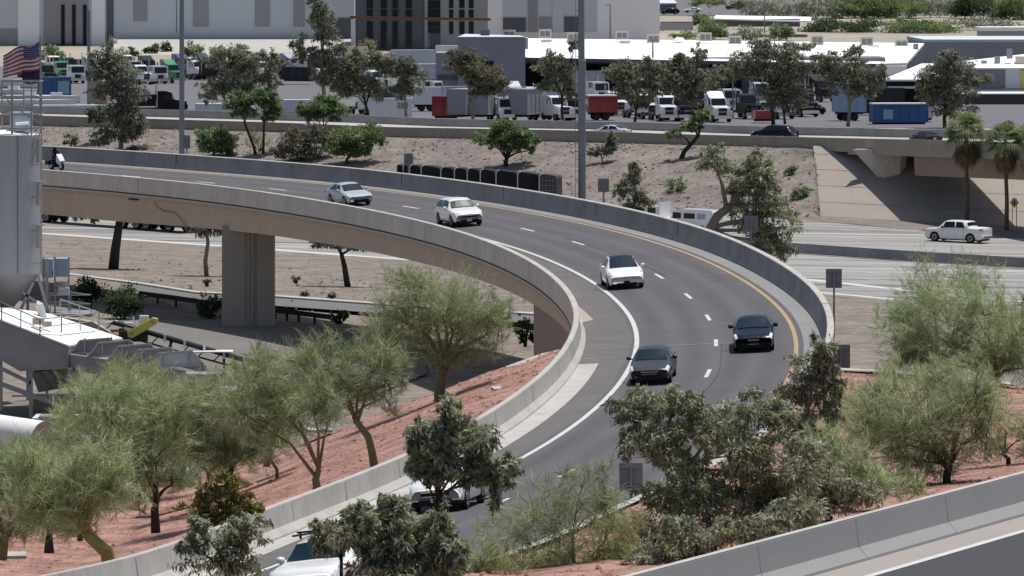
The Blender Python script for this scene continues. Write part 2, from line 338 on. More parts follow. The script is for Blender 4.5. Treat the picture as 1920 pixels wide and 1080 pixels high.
# ---- terrain sheets
CT, STh = math.cos(R(33)), math.sin(R(33))
def FW(px, py, dz=0.):
    kx = (px-960)/F; a = -5.41-.019*(kx*CT-STh)*0; # plane z = -1 -.019*((X-41.2)*CT-(Y-490)*STh)
    c0 = -1-.019*(-41.2*CT+490*STh); c1 = -.019*(kx*CT-STh); h = (py-YH)/F
    Y = (HC-c0-dz)/(c1+h); return Vector((kx*Y, Y, HC-h*Y))
def fz(x, y): return -1-.019*((x-41.2)*CT-(y-490)*STh)
near_edge = [(-420, 402), (80, 436), (416, 460), (620, 475), (1000, 507), (1300, 532), (1540, 554), (1672, 564), (1920, 590), (2200, 620)]
far_edge = [(-420, 320), (80, 345), (700, 371), (1200, 396), (1503, 413), (1640, 424), (1743, 434), (1920, 447), (2200, 470)]
ne = [FW(*p) for p in near_edge]; fe = [FW(*p) for p in far_edge]
structure(MB().sheet([[(-1500, -100, -6), (1500, -100, -6)], [(-1500, 3200, -6), (1500, 3200, -6)]]), 'ground', 'dust')
def pl(pts, px):
    xs = [p[0] for p in pts]; return interp(px, xs, [p[1] for p in pts])
fx = list(range(-420, 2201, 131))
def fw_mat():
    m = mat('freeway_concrete', (.33, .32, .305), .85, .1, .1, .05, fine=1.5); nt = m.node_tree
    b = nt.nodes['Principled BSDF']; mix = [n for n in nt.nodes if n.type == 'MIX'][0]
    tc = _n(nt, 'ShaderNodeTexCoord'); mp = _n(nt, 'ShaderNodeMapping'); mp.inputs['Rotation'].default_value = (0, 0, R(33)); mp.inputs['Scale'].default_value = (.006, .55, .01)
    nt.links.new(tc.outputs['Object'], mp.inputs[0]); ns = _n(nt, 'ShaderNodeTexNoise', Scale=1., Detail=3.); nt.links.new(mp.outputs[0], ns.inputs['Vector'])
    s = _n(nt, 'ShaderNodeMapRange'); s.inputs['From Min'].default_value = .35; s.inputs['From Max'].default_value = .62; s.inputs['To Min'].default_value = .42; s.inputs['To Max'].default_value = 1.12
    nt.links.new(ns.outputs['Fac'], s.inputs[0]); vm = _n(nt, 'ShaderNodeVectorMath', operation='SCALE'); nt.links.new(mix.outputs[2], vm.inputs[0]); nt.links.new(s.outputs[0], vm.inputs['Scale'])
    nt.links.new(vm.outputs[0], b.inputs['Base Color']); return m
structure(MB().sheet([[FW(x, pl(far_edge, x)) for x in fx], [FW(x, pl(near_edge, x)) for x in fx]]), 'freeway', fw_mat())
def fw_line(m, p0, p1, w, dash=None, dz=.012):
    a, b = FW(*p0, dz), FW(*p1, dz); d = (b-a); L = d.length; d /= L; n = Vector((-d.y, d.x, 0)).normalized()*w/2
    if not dash: m.quad(a-n, b-n, b+n, a+n); return
    s = 0
    while s < L: e = min(s+dash[0], L); m.quad(a+d*s-n, a+d*e-n, a+d*e+n, a+d*s+n); s += dash[1]
m = MB()
fw_line(m, (1503, 523), (1720, 546), 1.2); fw_line(m, (1720, 546), (1920, 566), 1.0); fw_line(m, (1400, 536), (1680, 561), .9); fw_line(m, (1503, 483.5), (1920, 511), .3)
for a, b in (((1400, 483), (1920, 519)), ((1400, 494), (1920, 533)), ((1400, 505), (1920, 547))): fw_line(m, a, b, .24, (3.6, 12.2))
fw_line(m, (1200, 399.5), (1743, 436.5), .3)
for dy in (6.5, 13, 19.5): fw_line(m, (1200, 399.5+dy), (1920, 446+dy*1.15), .24, (3.6, 12.2))
fw_line(m, (-300, 418), (80, 437.5), 1.4); fw_line(m, (80, 437.5), (420, 461.5), 1.4); fw_line(m, (500, 467), (660, 479), 1.5); fw_line(m, (660, 479), (1000, 504), 1.2)
structure(m, 'freeway_lane_lines', 'white_line')
m = MB()
fw_line(m, (1540, 559), (2000, 600), .25); fw_line(m, (1500, 476.5), (1920, 503.8), .5)
structure(m, 'freeway_gutter', 'dark_steel')
# field between the freeway and the plant
def fieldz(y, e): return 0
rows = []
for k, v in enumerate((0, .06, .2, .5, 1)):
    r = []
    for p in [FW(x, pl(near_edge, x)) for x in fx]:
        q = p.copy(); q.y = p.y+(110-p.y)*v; q.x = p.x*(q.y/p.y)*(1+.0*v); q.z = p.z*(1-min(1, v*2.2))-(.0 if k else .02); r.append(q)
    rows.append(r)
structure(MB().sheet(rows), 'field', 'tan')
# frontage road with kerbs
ktop = [(120, 516), (253, 533), (367, 551), (513, 558), (640, 567.5), (730, 574), (933, 587), (993, 591), (1150, 604)]
kb = [(120, 527), (253, 545), (367, 564), (513, 573), (640, 582), (730, 588), (933, 601), (993, 606), (1150, 620)]
A = [P(x, y, .03) for x, y in ktop]; B = [P(x, y, .03) for x, y in kb]
structure(MB().sheet([A, B]), 'frontage_road', 'asphalt_old')
m = MB()
m.sheet([[p+Vector((0, 0, .12)) for p in A], [p+Vector((0, 1.6, .12)) for p in A]]); m.sheet([[p+Vector((0, 0, .0)) for p in A], [p+Vector((0, 0, .12)) for p in A]])
structure(m, 'kerb', 'conc')
structure(MB().sheet([[P(x, y, .02) for x, y in ((90, 575), (300, 590), (520, 602), (700, 612), (800, 640))], [P(x, y, .02) for x, y in ((60, 800), (250, 840), (420, 860), (560, 800), (800, 700))]]), 'plant_yard', 'yard')
# red gravel bank left of the ramp
def bank(d): return -interp(d, [0, 1, 4, 9, 15, 20, 60], [0, .1, 1.0, 2.9, 5.2, 6.3, 6.6])
rng = random.Random(5)
rows = []
for t in [10.15]+ts(10.9, 22, .5):
    r = []
    for d in (0, 1, 2.5, 4, 6.5, 9, 12, 15, 18, 22, 26):
        p = rp(t, -6.6-d); e = rp(t, -6.6).z-.38-interp(t, [10.9, 12.7], [.95, 0])
        p.z = max(.06, e+bank(d)+(rng.uniform(-.08, .08) if d else 0))
        if t == 10.15: p.z = .02
        r.append(p)
    rows.append(r)
BANK = rows
structure(MB().sheet(rows), 'red_gravel_bank', 'red', True)
structure(MB().sheet([[rp(t, -6.6-d, -1.2)+Vector((0, 0, bank(d))) for d in (0, 1.5, 3, 4.5)] for t in (10.85, 11.02)]), 'bank_kerb', 'conc')
# red gravel between the two ramps, right
UA, UB = Vector((7.18, 133.4, 9.56)), Vector((13.5, 147, 9.56)); UD = (UB-UA)/((UB-UA).length)
def up(s, o=0., dz=0.): n = Vector((UD.y, -UD.x, 0)).normalized(); q = UA+UD*s+n*o; q.z = 9.56+dz; return q     # o>0 : towards the lower right
lf = [rp(t, RS+.12, -.03) for t in (13.0, 13.5, 15, 17, 19, 21, 23)]
rt = [Vector((33, 243, 4.6)), Vector((31, 222, 6.5)), up(62, -.3, -.3), up(40, -.3, -.3), up(18, -.3, -.3), up(0, -.3, -.3), up(-25, -.3, -.3)]
rows = [[l.lerp(r, v)+Vector((0, 0, rng.uniform(-.12, .12) if 0 < v < 1 else 0)) for v in (0, .15, .3, .45, .6, .75, .9, 1)] for l, r in zip(lf, rt)]
back = [p+Vector((0, 6, -9)) for p in rows[0]]; back2 = [Vector((p.x, p.y+1.2, p.z+.05)) for p in rows[0]]
SLOPE = rows
structure(MB().sheet([back]+rows), 'red_gravel_slope', 'red', True)
structure(MB().sheet([[p+Vector((0, .3, .1)) for p in rows[0][:4]], [p+Vector((0, -.8, .1)) for p in rows[0][:4]]]), 'slope_kerb', 'conc')
# upper ramp, bottom right
structure(MB().sheet([[up(s, .3, 0), up(s, 14, .1)] for s in (-40, 0, 30, 80)]), 'upper_ramp_road', 'asphalt_new')
structure(MB().sheet([[up(s, .3, .008), up(s, 1.62, .012)] for s in (-40, 0, 30, 80)]), 'upper_ramp_shoulder', mat('shoulder_warm', (.30, .275, .26), .9, .1, .3))
structure(MB().sheet([[up(s, 1.62, .02), up(s, 1.86, .02)] for s in (-40, 0, 30, 80)]), 'upper_ramp_edge_line', 'white_line')
r_ = root('jersey_barrier', 'pale grey concrete barrier beside the upper ramp, crossing the lower right corner', 'barrier', up(10))
prof = [(.46, -.05), (.44, .08), (.2, .34), (.1, 1.06), (.08, 1.09), (-.1, 1.09), (-.14, 1.05), (-.3, -.9)]
m = MB().sheet([[up(s, o, z) for o, z in prof] for s in (-40, -20, 0, 20, 40, 80)]); m.build('wall', 'conc_smooth', r_)
MB().sheet([[up(s, .095, 1.095), up(s, -.115, 1.095)] for s in (-40, 0, 40, 80)]).build('top_strip', 'conc', r_)  # paler strip laid over the wall top as a painted sunlit highlight
m = MB()
for s in (-3., 3.6, 10.2, 16.8, 23.4): m.sheet([[up(s, .105, 1.05), up(s+.05, .105, 1.05)], [up(s, .205, .345), up(s+.05, .205, .345)], [up(s, .445, .08), up(s+.05, .445, .08)]])
m.build('joint_lines', 'sign_back', r_)

# ---- far highway
def D0(px):
    k = (px-960)/F; q = max(0, px-1440); return 565.1/(1+.51*k)-.1*q*q/(q+55)
wt = [(-300, 207), (80, 217), (527, 230), (713, 238), (1087, 245), (1280, 252), (1713, 262), (1920, 267), (2200, 274)]
wbm = [(-300, 228), (80, 237), (527, 248), (723, 257), (1087, 267), (1280, 272), (1523, 278), (1713, 291), (1920, 297), (2200, 303)]
hx = list(range(-300, 2201, 50))
def hw(px, back=0., dz=0.):     # top of the near wall, pushed back
    p = Q(px, pl(wt, px), D0(px)); a, b = Q(px-40, 250, D0(px-40)), Q(px+40, 250, D0(px+40)); d = Vector((b.x-a.x, b.y-a.y)).normalized()
    return Vector((p.x-d.y*back, p.y+d.x*back, p.z+dz))
def Wd(px): return interp(px, [1380, 1640], [15., 7.5])
def ex(px): return interp(px, [1380, 1640], [0, .42])
W = 15.
r_ = root('retaining_wall', 'long tan-grey concrete wall along the near edge of the raised highway and its overpass', 'barrier', hw(960, 0, -1.1))
m = MB().sheet([[hw(x, .35, -.95) for x in hx], [hw(x, .3) for x in hx], [hw(x) for x in hx], [Q(x, pl(wbm, x), D0(x)) for x in hx], [Q(x, pl(wbm, x), D0(x))+Vector((0, .0, -.15)) for x in hx]])
m.build('wall', 'conc_tan2', r_) if 'conc_tan2' in M else m.build('wall', mat('wall_weathered', (.36, .31, .265), .85, .14, .25, fine=2, stretch=(1, 1, .2)), r_)
MB().sheet([[hw(x, .32, .012) for x in hx], [hw(x, -.02, .012) for x in hx]]).build('top_strip', 'conc', r_)
structure(MB().sheet([[hw(x, .35, -.9) for x in hx], [hw(x, Wd(x), -.9+.5+ex(x)) for x in hx]]), 'raised_highway', 'conc')
r_ = root('median_wall', 'dark grey concrete wall along the far edge of the raised highway, in front of the truck yard', 'barrier', hw(960, W, -.4))
m = MB().sheet([[hw(x, Wd(x), -.42+ex(x)) for x in hx], [hw(x, Wd(x)+.1, .45+ex(x)) for x in hx], [hw(x, Wd(x)+.4, .45+ex(x)) for x in hx], [hw(x, Wd(x)+.5, -1.6) for x in hx]])
m.build('wall', 'conc_grey', r_); MB().sheet([[hw(x, Wd(x)+.1, .46+ex(x)) for x in hx], [hw(x, Wd(x)+.4, .46+ex(x)) for x in hx]]).build('top_strip', 'conc', r_)
def sp(px, v, dz=0.):
    a = FW(px, interp(px, [1537, 1730, 1920, 2300], [405, 416, 424, 448])); top = Q(1527, 278, D0(1527))
    b = Vector((a.x+.35+(px-1537)*.003, a.y+17.5, a.z+6.3)) ; return a.lerp(b, v)+Vector((0, 0, dz))
# embankment below it
bx = [x for x in hx if x < 1500]+[1528]
toe = lambda x: FW(x, pl(far_edge, x)-6.5)
rows = []
for v in (0, .12, .3, .5, .7, .88, 1):
    r = []
    for x in bx:
        a = Q(x, pl(wbm, x)-2, D0(x)+.2); b = toe(x); q = a.lerp(b, v); q.z += .35*math.sin(math.pi*v)+(rng.uniform(-.12, .12) if 0 < v < 1 else 0); r.append(q)
    rows.append(r)
for r, v in zip(rows, (0, .12, .3, .5, .7, .88, 1)): r.append(sp(1539, 1-v, -.05))
rows.append([FW(x, pl(far_edge, x)+.3, .0) for x in bx]+[FW(1539, pl(far_edge, 1539)+.3)])
EMB = rows[:-1]
structure(MB().sheet(rows), 'gravel_embankment', 'tan2', True)
# slope paving under the overpass
sx = list(range(1537, 2300, 40))
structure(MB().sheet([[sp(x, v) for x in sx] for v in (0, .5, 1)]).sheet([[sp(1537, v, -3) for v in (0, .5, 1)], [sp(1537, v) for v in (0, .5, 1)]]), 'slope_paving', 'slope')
structure(MB().sheet([[sp(x, 0, -.01) for x in sx], [FW(x, pl(far_edge, x)-.5, .01) for x in sx]]), 'verge', 'tan2')
m = MB()
for v in (.2, .43, .66, .88): m.sheet([[sp(x, v-.004, .03) for x in sx], [sp(x, v+.004, .03) for x in sx]])
for i, x in enumerate(range(1560, 2000, 34)): m.sheet([[sp(x+6*(i % 2), v, .03), sp(x+6*(i % 2)+.8, v, .03)] for v in ((.0, .2), (.2, .43), (.43, .66), (.66, .88))[i % 4]])
structure(m, 'paving_joints', 'conc_grey')
# overpass deck and girder
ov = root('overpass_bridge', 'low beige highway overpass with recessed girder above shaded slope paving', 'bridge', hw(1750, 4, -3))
ox = list(range(1590, 2201, 35))
z_ = lambda x, k: hw(x, k)
def od(x, back, dz): return hw(x, back, dz)
MB().sheet([[od(x, -.03, -1.0) for x in ox], [od(x, -.03, -1.62) for x in ox], [od(x, 1.0, -1.68) for x in ox], [od(x, Wd(x)-.3, -1.4) for x in ox], [od(x, Wd(x), -1.0) for x in ox]]).build('deck', mat('deck_tan', (.37, .32, .27), .85, .1, .3), ov)
ox2 = [x for x in range(1696, 2201, 38)]
m = MB().sheet([[od(x, 1.0, -1.6) for x in ox2], [od(x, 1.1, -3.55) for x in ox2], [od(x, Wd(x)-1.2, -3.45) for x in ox2], [od(x, Wd(x)-1.1, -1.4) for x in ox2]]); m.f.append((0, len(ox2), 2*len(ox2), 3*len(ox2)))
m.build('girder', mat('girder_brown', (.36, .275, .225), .85, .1, .3), ov)
m = MB()
Dw = 531.
a, b, c, d = Q(1598, 280, Dw), Q(1692, 280, Dw), Q(1686, 339, Dw), Q(1652, 339, Dw)
m.prism([a, b, c, d], (.6, 1.2, 0)); m.prism([Q(1664, 281, Dw-.4), Q(1690, 281, Dw-.4), Q(1686, 341, Dw-.4), Q(1653, 341, Dw-.4)], (.6, 1.2, 0)); m.build('wing_wall', 'conc_tan', ov)
# median wall of the freeway
r_ = root('median_barrier', 'dark grey concrete median barrier dividing the freeway below the overpass', 'barrier', FW(1700, 488))
mb_ = [(1100, 446), (1494, 474.5), (1652, 485.5), (1778, 493.5), (1920, 502), (2200, 520)]
tp = lambda p, o=0, z=0: p+Vector((o*STh, o*CT, z))
Bp = [FW(*p) for p in mb_]
MB().sheet([[tp(p, 0, -.05) for p in Bp], [tp(p, .12, .85) for p in Bp], [tp(p, .42, .85) for p in Bp], [tp(p, .55, -.05) for p in Bp]]).build('wall', 'conc_grey', r_)
# far plain: truck yard level, then land that rises gently
farz = lambda y: 4.5+max(0, y-1000)*.016
fy = [560, 620, 700, 800, 1000, 1300, 1600, 3200]
structure(MB().sheet([[(x, y if y > 560 else 600-.51*x*1.0, farz(y)) for x in (-400, -60, 0, 60, 400)] for y in fy]), 'far_plain', 'far')
def G(px, py):     # point on the far plain
    z = 4.5
    for _ in range(30): p = P(px, py, z); z = .5*z+.5*farz(p.y)
    return p
structure(MB().sheet([[P(x, y, 4.52) for x in (-60, 480, 960, 1500, 2000)] for y in (240, 175, 135, 122)]), 'truck_yard', 'lot')
structure(MB().sheet([[Q(x, y, D) for x in (213, 440, 664)] for y, D in ((104, 1060), (73, 1119))]), 'pale_lot', mat('pale_lot', (.42, .405, .37), .95, .12, .05))
structure(MB().sheet([[G(x, y)+Vector((0, 0, .05)) for x in (1230, 1500, 1960)] for y in (30, 16, 8, -5)]), 'far_street', 'asphalt_old')

# loose stones and dry weeds lying on the gravel (uncountable)
def scatter(name, fn, n, r0, r1, m_, seed, flat=.6):
    rg = np.random.default_rng(seed); V = []; Fc = []
    oct_ = np.array([(1, 0, 0), (0, 1, 0), (-1, 0, 0), (0, -1, 0), (0, 0, 1.), (0, 0, -.6)]); fo = [(0, 1, 4), (1, 2, 4), (2, 3, 4), (3, 0, 4)]
    for i in range(n):
        p = fn(rg); r = r0+(r1-r0)*rg.random()**3; v = oct_*np.array([r*rg.uniform(.7, 1.3), r*rg.uniform(.7, 1.3), r*flat])+rg.normal(size=(6, 3))*r*.15; a = rg.uniform(0, 6.28); ca, sa = math.cos(a), math.sin(a)
        k = len(V); V += [(p[0]+x*ca-y*sa, p[1]+x*sa+y*ca, p[2]+z) for x, y, z in v]; Fc += [tuple(k+q for q in f) for f in fo]
    me = bpy.data.meshes.new(name); me.from_pydata(V, [], Fc); me.materials.append(m_); o = bpy.data.objects.new(name, me); C.objects.link(o); return tag(o, kind='stuff')
bank_rows, slope_rows, emb_rows = BANK, SLOPE, EMB
def on_rows(rows, i0=0):
    def f(rg):
        i = rg.integers(i0, len(rows)-1); j = rg.integers(0, len(rows[0])-1); u, v = rg.random(2)
        a, b, c, d = rows[i][j], rows[i][j+1], rows[i+1][j], rows[i+1][j+1]; return a*(1-u)*(1-v)+b*u*(1-v)+c*(1-u)*v+d*u*v
    return f
scatter('red_stones', on_rows(BANK, 1), 5200, .05, .16, mat('red_stone', (.30, .15, .115), .9, .5, .8, fine=3, con=.2), 1)
scatter('pale_red_stones', on_rows(BANK, 1), 1600, .05, .15, mat('pale_red_stone', (.40, .27, .22), .9, .3, .8, fine=3, con=.2), 2)
scatter('slope_stones', on_rows(SLOPE), 4200, .05, .15, mat('slope_stone', (.31, .165, .13), .9, .5, .8, fine=3, con=.2), 3)
scatter('embankment_stones', on_rows(EMB), 4000, .08, .28, mat('embankment_stone', (.175, .15, .135), .95, .5, .4, fine=2, con=.2), 4)
def fld(rg):
    a = ne[0].lerp(ne[-1], rg.uniform(.1, .75)); y = a.y-rg.uniform(1, 80); return np.array((a.x*y/a.y, y, .02+a.z*max(0, 1-(a.y-y)/80)))
scatter('field_stones', fld, 1800, .08, .26, mat('field_stone', (.17, .145, .125), .95, .5, .4, fine=2, con=.2), 5)
# ================================================================ VEHICLES
class Loft:
    """car body: s = metres from the nose; ring 0..7 from roof centre line to sill on one side"""
    def __init__(s, L, Wd, top, belt, roofw, wheels, wr, low=.22, bed=None, nose=.13, tail=.09, sill=.97):
        s.L, s.hw, s.top, s.belt, s.roofw, s.wh, s.wr, s.low, s.bed, s.nose, s.tail = L, Wd/2, top, belt, roofw, wheels, wr, low, bed, nose, tail
    def sm(s, tab, x):
        return sum(interp(x+d, *zip(*tab))*w for d, w in ((-.08, .25), (0, .5), (.08, .25)))
    def ring(s, x):
        zt = s.sm(s.top, x); zb = min(s.sm(s.belt, x), zt-.03)
        e = max(0, 1-x/.75); e2 = max(0, 1-(s.L-x)/.7)
        hw = s.hw*(1-s.nose*e*e-s.tail*e2*e2)
        wt = hw*s.sm(s.roofw, x); low = s.low+.10*max(0, 1-x/.25)+.12*max(0, 1-(s.L-x)/.3)
        for wx in s.wh:
            d = abs(x-wx); r = s.wr+.075
            if d < r: low = max(low, s.wr+math.sqrt(r*r-d*d)*.98)
        z5 = .60*zb+.40*s.low
        pts = [(0, zt), (wt*.55, zt-.012), (wt, zt-.05*min(1, max(.35, (zt-zb)*4))), (hw*.955, zb), (hw*.995, zb-.13), (hw, z5), (hw*.985, .36), (hw*.93, s.low)]
        if s.bed and s.bed[0] < x < s.bed[1]: pts[0] = (0, .78); pts[1] = (hw*.86, .79); pts[2] = (hw*.88, zt)
        return [(y, max(z, low) if i > 3 else max(z, low-.0)) for i, (y, z) in enumerate(pts)]
    def at(s, x, r):
        sg = 1 if r >= 0 else -1; r = abs(r); i = min(int(r), 6); u = r-i; g = s.ring(x)
        return Vector((s.L/2-x, sg*(g[i][0]*(1-u)+g[i+1][0]*u), g[i][1]*(1-u)+g[i+1][1]*u))
    def body(s):
        xs = sorted(set([0.02, .06, .12]+[round(.2+.085*i, 3) for i in range(int((s.L-.3)/.085))]+[s.L-.06, s.L-.01]))
        m = MB(); m.sheet([[s.at(x, r) for r in range(-7, 8)] for x in xs])
        n = 15; m.f.append(tuple(range(n))); k = len(m.v)-n; m.f.append(tuple(range(k+n-1, k-1, -1))); return m
    def patch(s, m, xb, xt, r0, r1, off=.012, nu=4, nv=6):
        """quad patch; xb/xt = (start, end) station along the r0 and r1 edges"""
        rows = []
        for j in range(nv+1):
            v = j/nv; r = r0+(r1-r0)*v; row = []
            for i in range(nu+1):
                u = i/nu; a = xb[0]+(xb[1]-xb[0])*u; b = xt[0]+(xt[1]-xt[0])*u; x = a+(b-a)*v
                p = s.at(x, r); du = s.at(x+.03, r)-s.at(x-.03, r); dv = s.at(x, r+.1)-s.at(x, r-.1); nn = du.cross(dv)
                if nn.length > 1e-9:
                    nn.normalize(); 
                    if nn.dot(p-Vector((p.x, 0, .5))) < 0: nn = -nn
                    p = p+nn*off
                row.append(p)
            rows.append(row)
        return m.sheet(rows)
def wheel(parent, x, y, r, wd=.22, rim='rim', name='wheel'):
    s = 1 if y > 0 else -1; m = MB(); m.tube([(x, y-s*wd, r), (x, y-s*.02, r), (x, y, r)], [r, r, r-.03], 18); o = m.build(name, 'black', parent, False, False)
    m = MB(); m.tube([(x, y-s*.02, r), (x, y+s*.006, r)], [r*.66, r*.62], 16); q = m.build('rim', rim, o, False, False)
    m = MB().quad(*[(x+math.cos(k*math.pi/5)*r*(.56 if k % 2 else .2), y+s*.008, r+math.sin(k*math.pi/5)*r*(.56 if k % 2 else .2)) for k in (range(10) if s < 0 else range(9, -1, -1))])
    m.build('vent', 'rim_dark', q, False, False); return o
def car(name, label, cat, kind, colour, group=None, rim='rim', roof=None, plate=True, rear=True, details=True):
    t = root(name, label, cat, (0, 0, 0), group)
    K = dict(
     sedan=dict(L=4.65, Wd=1.80, H=1.45, top=[(0, .60), (.06, .70), (.3, .78), (1.0, .90), (1.25, .95), (2.05, 1.38), (2.6, 1.45), (3.1, 1.43), (3.65, 1.28), (4.1, 1.05), (4.55, 1.0), (4.65, .88)], cowl=1.22, rs=2.0, re=3.2, rg=4.02, wx=(.88, 3.55), wr=.32),
     coupe=dict(L=4.75, Wd=1.86, H=1.44, top=[(0, .60), (.06, .70), (.3, .80), (1.1, .93), (1.4, .98), (2.2, 1.38), (2.75, 1.44), (3.2, 1.42), (3.8, 1.25), (4.2, 1.08), (4.68, 1.02), (4.75, .9)], cowl=1.36, rs=2.14, re=3.3, rg=4.12, wx=(.9, 3.72), wr=.34),
     crossover=dict(L=4.75, Wd=1.92, H=1.62, top=[(0, .62), (.06, .72), (.3, .84), (.9, 1.0), (1.1, 1.06), (2.05, 1.55), (2.6, 1.62), (3.2, 1.58), (4.1, 1.28), (4.5, 1.10), (4.72, 1.02), (4.75, .9)], cowl=1.05, rs=1.98, re=3.3, rg=4.4, wx=(.86, 3.75), wr=.36),
     suv=dict(L=4.80, Wd=1.95, H=1.68, top=[(0, .70), (.06, .85), (.25, .96), (.9, 1.06), (1.25, 1.10), (1.85, 1.58), (2.4, 1.67), (3.9, 1.62), (4.25, 1.55), (4.62, 1.12), (4.75, 1.05), (4.8, .9)], cowl=1.2, rs=1.82, re=4.2, rg=4.58, wx=(.88, 3.76), wr=.37),
     pickup=dict(L=5.9, Wd=2.02, H=1.96, top=[(0, .95), (.05, 1.12), (.2, 1.20), (1.2, 1.27), (1.32, 1.30), (1.95, 1.90), (2.2, 1.99), (3.0, 2.02), (4.12, 1.99), (4.22, 1.95), (4.42, 1.44), (4.48, 1.42), (5.85, 1.42), (5.9, 1.36)], cowl=1.3, rs=1.98, re=4.18, rg=4.46, wx=(.98, 4.66), wr=.43, bed=(4.5, 5.82)),
    )[kind]
    L, hoodw = K['L'], .86
    b1 = K['top']; cz = interp(K['cowl'], *zip(*b1)); rear_z = interp(K['rg']+.05, *zip(*b1))
    belt = [(0, .55), (.3, cz-.20), (K['cowl'], cz-.06), (K['rg'], max(cz+.02, rear_z-.05)), (L, min(rear_z, cz)-.06)]
    if kind == 'pickup': belt = [(0, 1.0), (.3, 1.12), (1.3, 1.26), (4.2, 1.32), (5.9, 1.33)]
    rw = [(0, .80), (K['cowl']-.1, .84), (K['cowl']+.15, .78), (K['rs'], .66), (K['re'], .64), (K['rg'], .74 if kind != 'pickup' else .86), (L, .78 if kind != 'pickup' else .9)]
    if kind == 'pickup': rw = [(0, .9), (1.2, .9), (1.5, .88), (1.98, .84), (4.18, .83), (4.46, .9), (5.9, .93)]
    lf = Loft(L, K['Wd'], b1, belt, rw, K['wx'], K['wr'], bed=K.get('bed'), low=.22 if kind not in ('pickup', 'suv') else .30, nose=.13 if kind != 'pickup' else .06, tail=.08 if kind != 'pickup' else .02)
    body = lf.body().build('body', colour, t, True, False)
    m = MB(); hw = K['Wd']/2
    m.box((0, 0, .38), (L-.5, K['Wd']-.34, .36)); m.build('underbody', 'black', t, False, False)
    c, rs, re, rg = K['cowl'], K['rs'], K['re'], K['rg']
    lf.patch(MB(), (c+.06, rs-.03), (c+.06, rs-.03), -1.96, 1.96, .024, 12, 20).build('windscreen', 'glass2', t, True, False)
    if rear: lf.patch(MB(), (re+.06, rg-.08), (re+.06, rg-.08), -1.9, 1.9, .024, 8, 16).build('rear_window', 'glass', t, True, False)
    if roof: lf.patch(MB(), (rs+.02, re+.02), (rs+.02, re+.02), -1.9, 1.9, .022, 8, 16).build('glass_roof', roof, t, True, False)
    mid = (c+.55+re)/2+.1; end = re-.12 if kind == 'pickup' else re if kind == 'suv' else (re+rg)/2+.05
    for sg in (-1, 1):
        lf.patch(MB(), (rs+.05, mid-.06), (c+.5, mid-.06), 2.12*sg, 2.93*sg, .018, 8, 5).build('side_window', 'glass', t, True, False)
        lf.patch(MB(), (mid+.05, end-.22), (mid+.05, end+.05), 2.12*sg, 2.93*sg, .018, 8, 5).build('side_window', 'glass', t, True, False)
        if kind == 'suv': lf.patch(MB(), (end-.12, end+.12), (end+.14, end+.28), 2.14*sg, 2.9*sg, .012, 2, 3).build('quarter_window', 'glass', t, True, False)
        mz = interp(c+.5, *zip(*belt))
        mm = MB(); my = sg*(hw+.10); mm.tube([(L/2-c-.52, my-sg*.10, mz+.09), (L/2-c-.50, my+sg*.02, mz+.10), (L/2-c-.50, my+sg*.10, mz+.11)], [.07, .10, .06], 8); mm.tube([(L/2-c-.5, sg*hw*.93, mz+.05), (L/2-c-.52, my, mz+.07)], .03, 5)
        mm.build('wing_mirror', colour if kind != 'pickup' else 'black', t, True, False)
        for wx in K['wx']: wheel(t, L/2-wx, sg*(hw-.015), K['wr'], .22, rim)
        if details:
            # head and tail lamps
            hx = {'sedan': (.06, .50), 'coupe': (.06, .5), 'crossover': (.14, .62), 'suv': (.10, .5), 'pickup': (.06, .30)}[kind]
            ra, rb_ = {'sedan': (2.25, 3.6), 'coupe': (2.2, 3.5), 'crossover': (2.2, 2.95), 'suv': (2.5, 3.4), 'pickup': (2.5, 4.3)}[kind]
            lf.patch(MB(), (hx[0], hx[1]), (hx[0]+.02, hx[1]*.75), ra*sg, rb_*sg, .014, 4, 4).build('headlight', 'lamp' if kind != 'crossover' else 'steel', t, True, False)
            lf.patch(MB(), (L-.34, L-.03), (L-.22, L-.03), (2.7 if kind != 'pickup' else 3.1)*sg, 4.1*sg, .014, 3, 3).build('tail_light', 'redlens', t, True, False)
    if details:
        fz = interp(.03, *zip(*b1)); n = hw*(1-lf.nose)
        if kind == 'crossover':
            MB().box((L/2-.03, 0, .30), (.06, n*1.25, .10)).build('air_intake', 'black', t, False, False)
        else:
            MB().box((L/2-.025, 0, .33), (.07, n*1.35, .20)).build('air_intake', 'black', t, False, False)
            gw = {'sedan': .95, 'coupe': .62, 'suv': 1.15, 'pickup': 1.25}[kind]; gh = {'sedan': .07, 'coupe': .16, 'suv': .12, 'pickup': .30}[kind]
            gz = fz-.10-gh/2
            g = MB().box((L/2-.02, 0, gz), (.06, n*gw, gh)).build('grille', 'black', t, False, False)
            MB().box((L/2-.01, 0, gz+gh/2+.015), (.06, n*gw, .03)).box((L/2-.012, 0, gz-gh/2-.008), (.06, n*gw*.9, .016)).build('chrome_trim', 'chrome', g, False, False)
        if plate:
            MB().box((L/2+.012, 0, .42 if kind != 'crossover' else .36), (.02, .31, .16)).build('number_plate', 'plate' if kind != 'crossover' else 'black', t, False, False)
        MB().box((-L/2-.005, 0, .70 if kind != 'pickup' else .62), (.02, .31, .16)).build('number_plate', 'plate', t, False, False)
        if kind == 'pickup':
            MB().box((-L/2-.03, 0, .58), (.16, 1.8, .18)).build('rear_bumper', 'chrome', t, False, False)
            MB().box((-L/2+.02, 0, 1.02), (.06, 1.5, .5)).build('tailgate', colour, t, False, False)
            MB().box((L/2-.0, 0, .55), (.14, 1.85, .22)).build('front_bumper', 'chrome', t, False, False)
